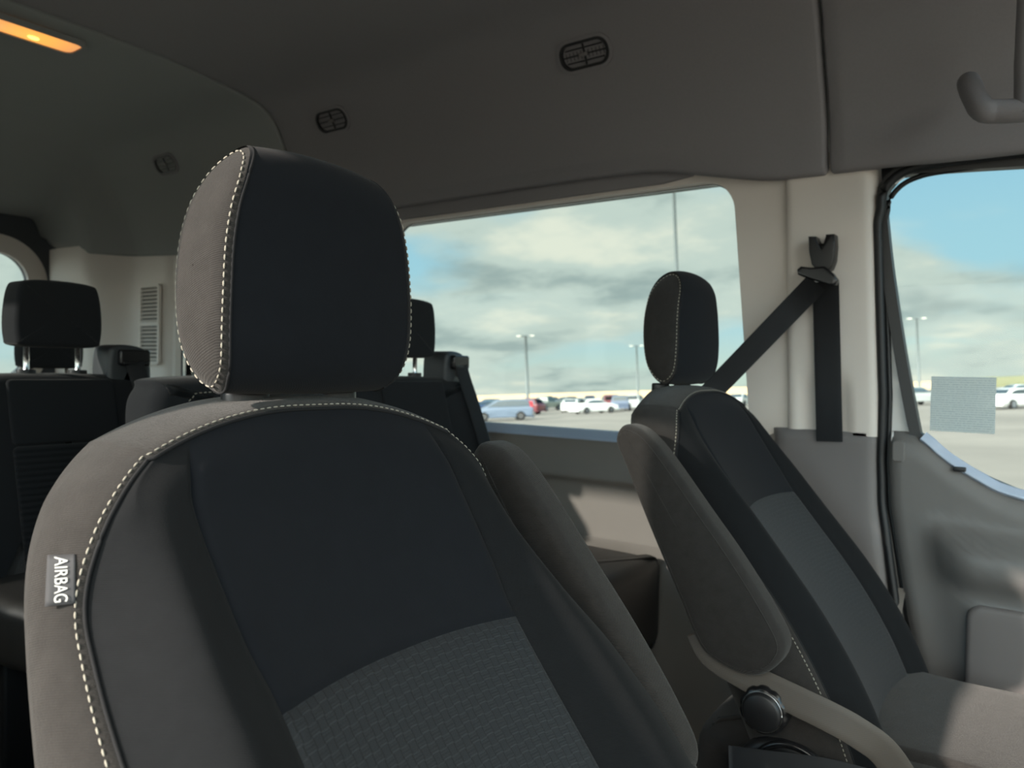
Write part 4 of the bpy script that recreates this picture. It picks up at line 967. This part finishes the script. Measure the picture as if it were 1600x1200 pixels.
def car_proto(kind):
    d = BODY[kind]; w = d['w']; root = empty('parked_car', (0, 0, 0))
    b = pad([(p.x, p.y) for p in catmull([(a, c, 0) for a, c in d['body']], 4, closed=True)], -w, w, .10, 1, segs=4); mesh_obj('body', b, paint((200, 200, 200)), root)
    cb_ = d['cab']; cp = catmull([(a, c, 0) for a, c in cb_], 5)
    b = bmesh.new(); rows = []
    for s in (-1, -.93, -.8, -.4, 0, .4, .8, .93, 1):
        z0 = cb_[0][1]; R = []
        for p in cp:
            hh = (p.y-.98)/.75; drop = .05*abs(s)**4
            R.append(Vector((p.x*(1 if abs(s) < .95 else .985), s*(w-.06-.16*max(0, hh)), p.y-drop*(hh > .3))))
        rows.append(R)
    vs = grid(b, rows); 
    for r in (vs[0], vs[-1]): 
        try: b.faces.new(r)
        except ValueError: pass
    bmesh.ops.recalc_face_normals(b, faces=b.faces); mesh_obj('cabin', b, paint((200, 200, 200)), root)
    # window bands, as slightly raised glass
    xs_ = [p.x for p in cp]; zt = max(p.y for p in cp)
    for s in (-1, 1):
        inner = offset_poly([(p.x, p.y) for p in cp], -.11); inner = [(p.x, max(p.y, 1.02 if kind == 'sedan' else 1.14)) for p in inner]
        b = bmesh.new(); V = []
        for sy in (0, .02):
            V.append([b.verts.new((p[0], s*(w-.06-.16*max(0, (p[1]-.98)/.75)+.004+sy*.5), p[1])) for p in inner])
        try: b.faces.new(V[1]); b.faces.new(V[0][::-1])
        except ValueError: pass
        nnn = len(inner)
        for i in range(nnn):
            try: b.faces.new((V[0][i], V[0][(i+1) % nnn], V[1][(i+1) % nnn], V[1][i]))
            except ValueError: pass
        mesh_obj('side_window', b, CGL, root, False)
    for (A, B) in ((cb_[-2], cb_[-1]), (cb_[0], cb_[1])):
        b = bmesh.new(); A3 = Vector((A[0], 0, A[1])); B3 = Vector((B[0], 0, B[1])); dd = (A3-B3); nr = Vector((dd.z, 0, -dd.x)).normalized()
        if nr.z < 0: nr = -nr
        lo_ = B3+dd*.12 if A is cb_[-2] else A3-dd*.12; hi_ = A3-dd*.1 if A is cb_[-2] else B3+dd*.1
        R = [[lo_.lerp(hi_, k)+nr*.035+Vector((0, s*(w-.22-.08*k), 0)) for s in (-1, -.5, 0, .5, 1)] for k in (0, .5, 1)]
        grid(b, R); bmesh.ops.solidify(b, geom=b.faces[:], thickness=.02); mesh_obj('windscreen' if A is cb_[-2] else 'rear_window', b, CGL, root, False)
    wr = .33 if kind == 'sedan' else .37; fx = d['body'][6][0]
    for x in (fx*.62, -fx*.60):
        for s in (-1, 1):
            b = pad([(x+wr*math.cos(a*pi/16), wr+wr*math.sin(a*pi/16)) for a in range(32)], s*w-.11 - (.02 if s < 0 else 0), s*w+.11-.08*(s > 0)+0*s+(0 if s > 0 else 0), .03, 1)
            wh_ = mesh_obj('wheel', b, TIRE, root)
            yy = s*(w+.04) if s > 0 else s*(w+.135)
            b = bmesh.new(); rr = [[Vector((x+r_*wr*math.cos(a*pi/16), s*(w+.045 if s > 0 else w+.14)*1.0, wr+r_*wr*math.sin(a*pi/16))) for a in range(32)] for r_ in (.02, .35, .66)]
            grid(b, rr, close_u=True); bmesh.ops.solidify(b, geom=b.faces[:], thickness=.02); mesh_obj('hub', b, HUB, wh_)
    for s in (-1, 1):
        b = bmesh.new(); bx_ = d['body'][2][0]; zz = d['body'][2][1]; box(b, (bx_-.06, s*w*.82-.14, zz-.25 if kind != 'minivan' else zz-.1), (bx_+.14, s*w*.82+.14, zz-.05 if kind != 'minivan' else zz+.45), bev=.03); mesh_obj('tail_lamp', b, TAIL, root)
        b = bmesh.new(); fx_, fz_ = d['body'][6] if kind != 'x' else (0, 0); box(b, (fx_-.25, s*w*.78-.17, fz_-.08), (fx_+.04, s*w*.78+.17, fz_+.08), bev=.03); mesh_obj('head_lamp', b, HEADL, root)
    return root
protos = {k: car_proto(k) for k in BODY}
def car(kind, col, px, d, yaw, lab):
    o = copy_tree(protos[kind]); o.location = onground(px, d); o.rotation_euler = (0, 0, math.radians(yaw))
    for ch in [k for k in C.objects if k.parent == o and k.name.split('.')[0] in ('body', 'cabin')]:
        ch.data = ch.data.copy(); ch.data.materials[0] = paint(col)
    tag(o, lab, 'car', 'parked cars'); OUT.append(o); return o
# image-right is heading 36 deg in the level world
H0 = 36.3
BLUE = (104, 118, 136); WHT = (236, 238, 234); SIL = (168, 172, 170); DK = (60, 66, 76); RED = (104, 38, 44); GRN = (118, 128, 118); NAVY = (62, 84, 122)
for a in [
 ('minivan', BLUE, 783, 63, H0+185, 'blue-grey minivan at the left end of the parked cars, nearest to the van'),
 ('suv', RED, 815, 80, H0+150, 'dark red car mostly hidden behind the blue-grey minivan'),
 ('sedan', DK, 826, 112, H0+130, 'dark sedan between the blue-grey minivan and the tan pickup'),
 ('pickup', GRN, 851, 97, H0+60, 'grey-green pickup right of the thin light pole'),
 ('suv', (96, 104, 104), 884, 104, H0+110, 'dark grey car close right of the grey-green pickup'),
 ('sedan', WHT, 892, 87, H0+80, 'white sedan, left one of the white pair'),
 ('sedan', WHT, 927, 77, H0+25, 'white sedan, right one of the white pair'),
 ('suv', RED, 951, 92, H0+90, 'red car just right of the two white sedans'),
 ('suv', (92, 104, 124), 969, 83, H0+80, 'slate blue car right of the red car'),
 ('suv', SIL, 992, 90, H0+70, 'silver car facing the van beside the small seat headrest'),
 ('sedan', NAVY, 1025, 98, H0+10, 'dark blue car behind the silver car'),
 ('suv', SIL, 1428, 70, H0+10, 'pale car left of the paper notice in the driver window'),
 ('sedan', WHT, 1582, 54, H0+22, 'white sedan right of the paper notice in the driver window'),
 ('sedan', SIL, 1500, 72, H0+30, 'silver car behind the paper notice'),
 ('sedan', NAVY, 752, 100, H0+30, 'dark blue car far behind the blue-grey minivan roof'),
 ('suv', DK, 775, 110, H0+10, 'dark car roof showing above the blue-grey minivan'),
 ('suv', (140, 150, 158), 862, 125, H0+40, 'grey car roof far behind the grey-green pickup'),
 ('sedan', SIL, 905, 118, H0+20, 'silver car roof in the far row above the white sedans'),
 ('suv', NAVY, 922, 128, H0+80, 'blue car roof in the far row above the white sedans'),
 ('suv', DK, 960, 142, H0+15, 'dark car in the far row behind the red car'),
 ('sedan', (150, 158, 166), 990, 125, H0+10, 'pale grey car in the far row near the faint pole'),
 ('sedan', NAVY, 1120, 100, H0+10, 'dark blue car in the gap right of the small seat headrest'),
 ('sedan', SIL, 1154, 88, H0+60, 'silver car by the window edge right of the small seat headrest'),
 ('sedan', (190, 200, 205), 1592, 95, H0+10, 'pale car roof in the far row behind the white sedan at right'),
]: car(*a)
for r in protos.values():
    def rm(o):
        for ch in [k for k in C.objects if k.parent == o]: rm(ch)
        bpy.data.objects.remove(o)
    rm(r)
# level world -> van axes (the van stands nose down on its springs)
bpy.context.view_layer.update()
for o in OUT: o.matrix_world = WROT @ (Matrix.Translation(o.location) @ Matrix.Rotation(o.rotation_euler.z, 4, 'Z'))
# lift everything so the cab floor is at z=0
for o in C.objects:
    if o.parent is None and o.type in ('MESH', 'EMPTY'): o.location.z += LIFT
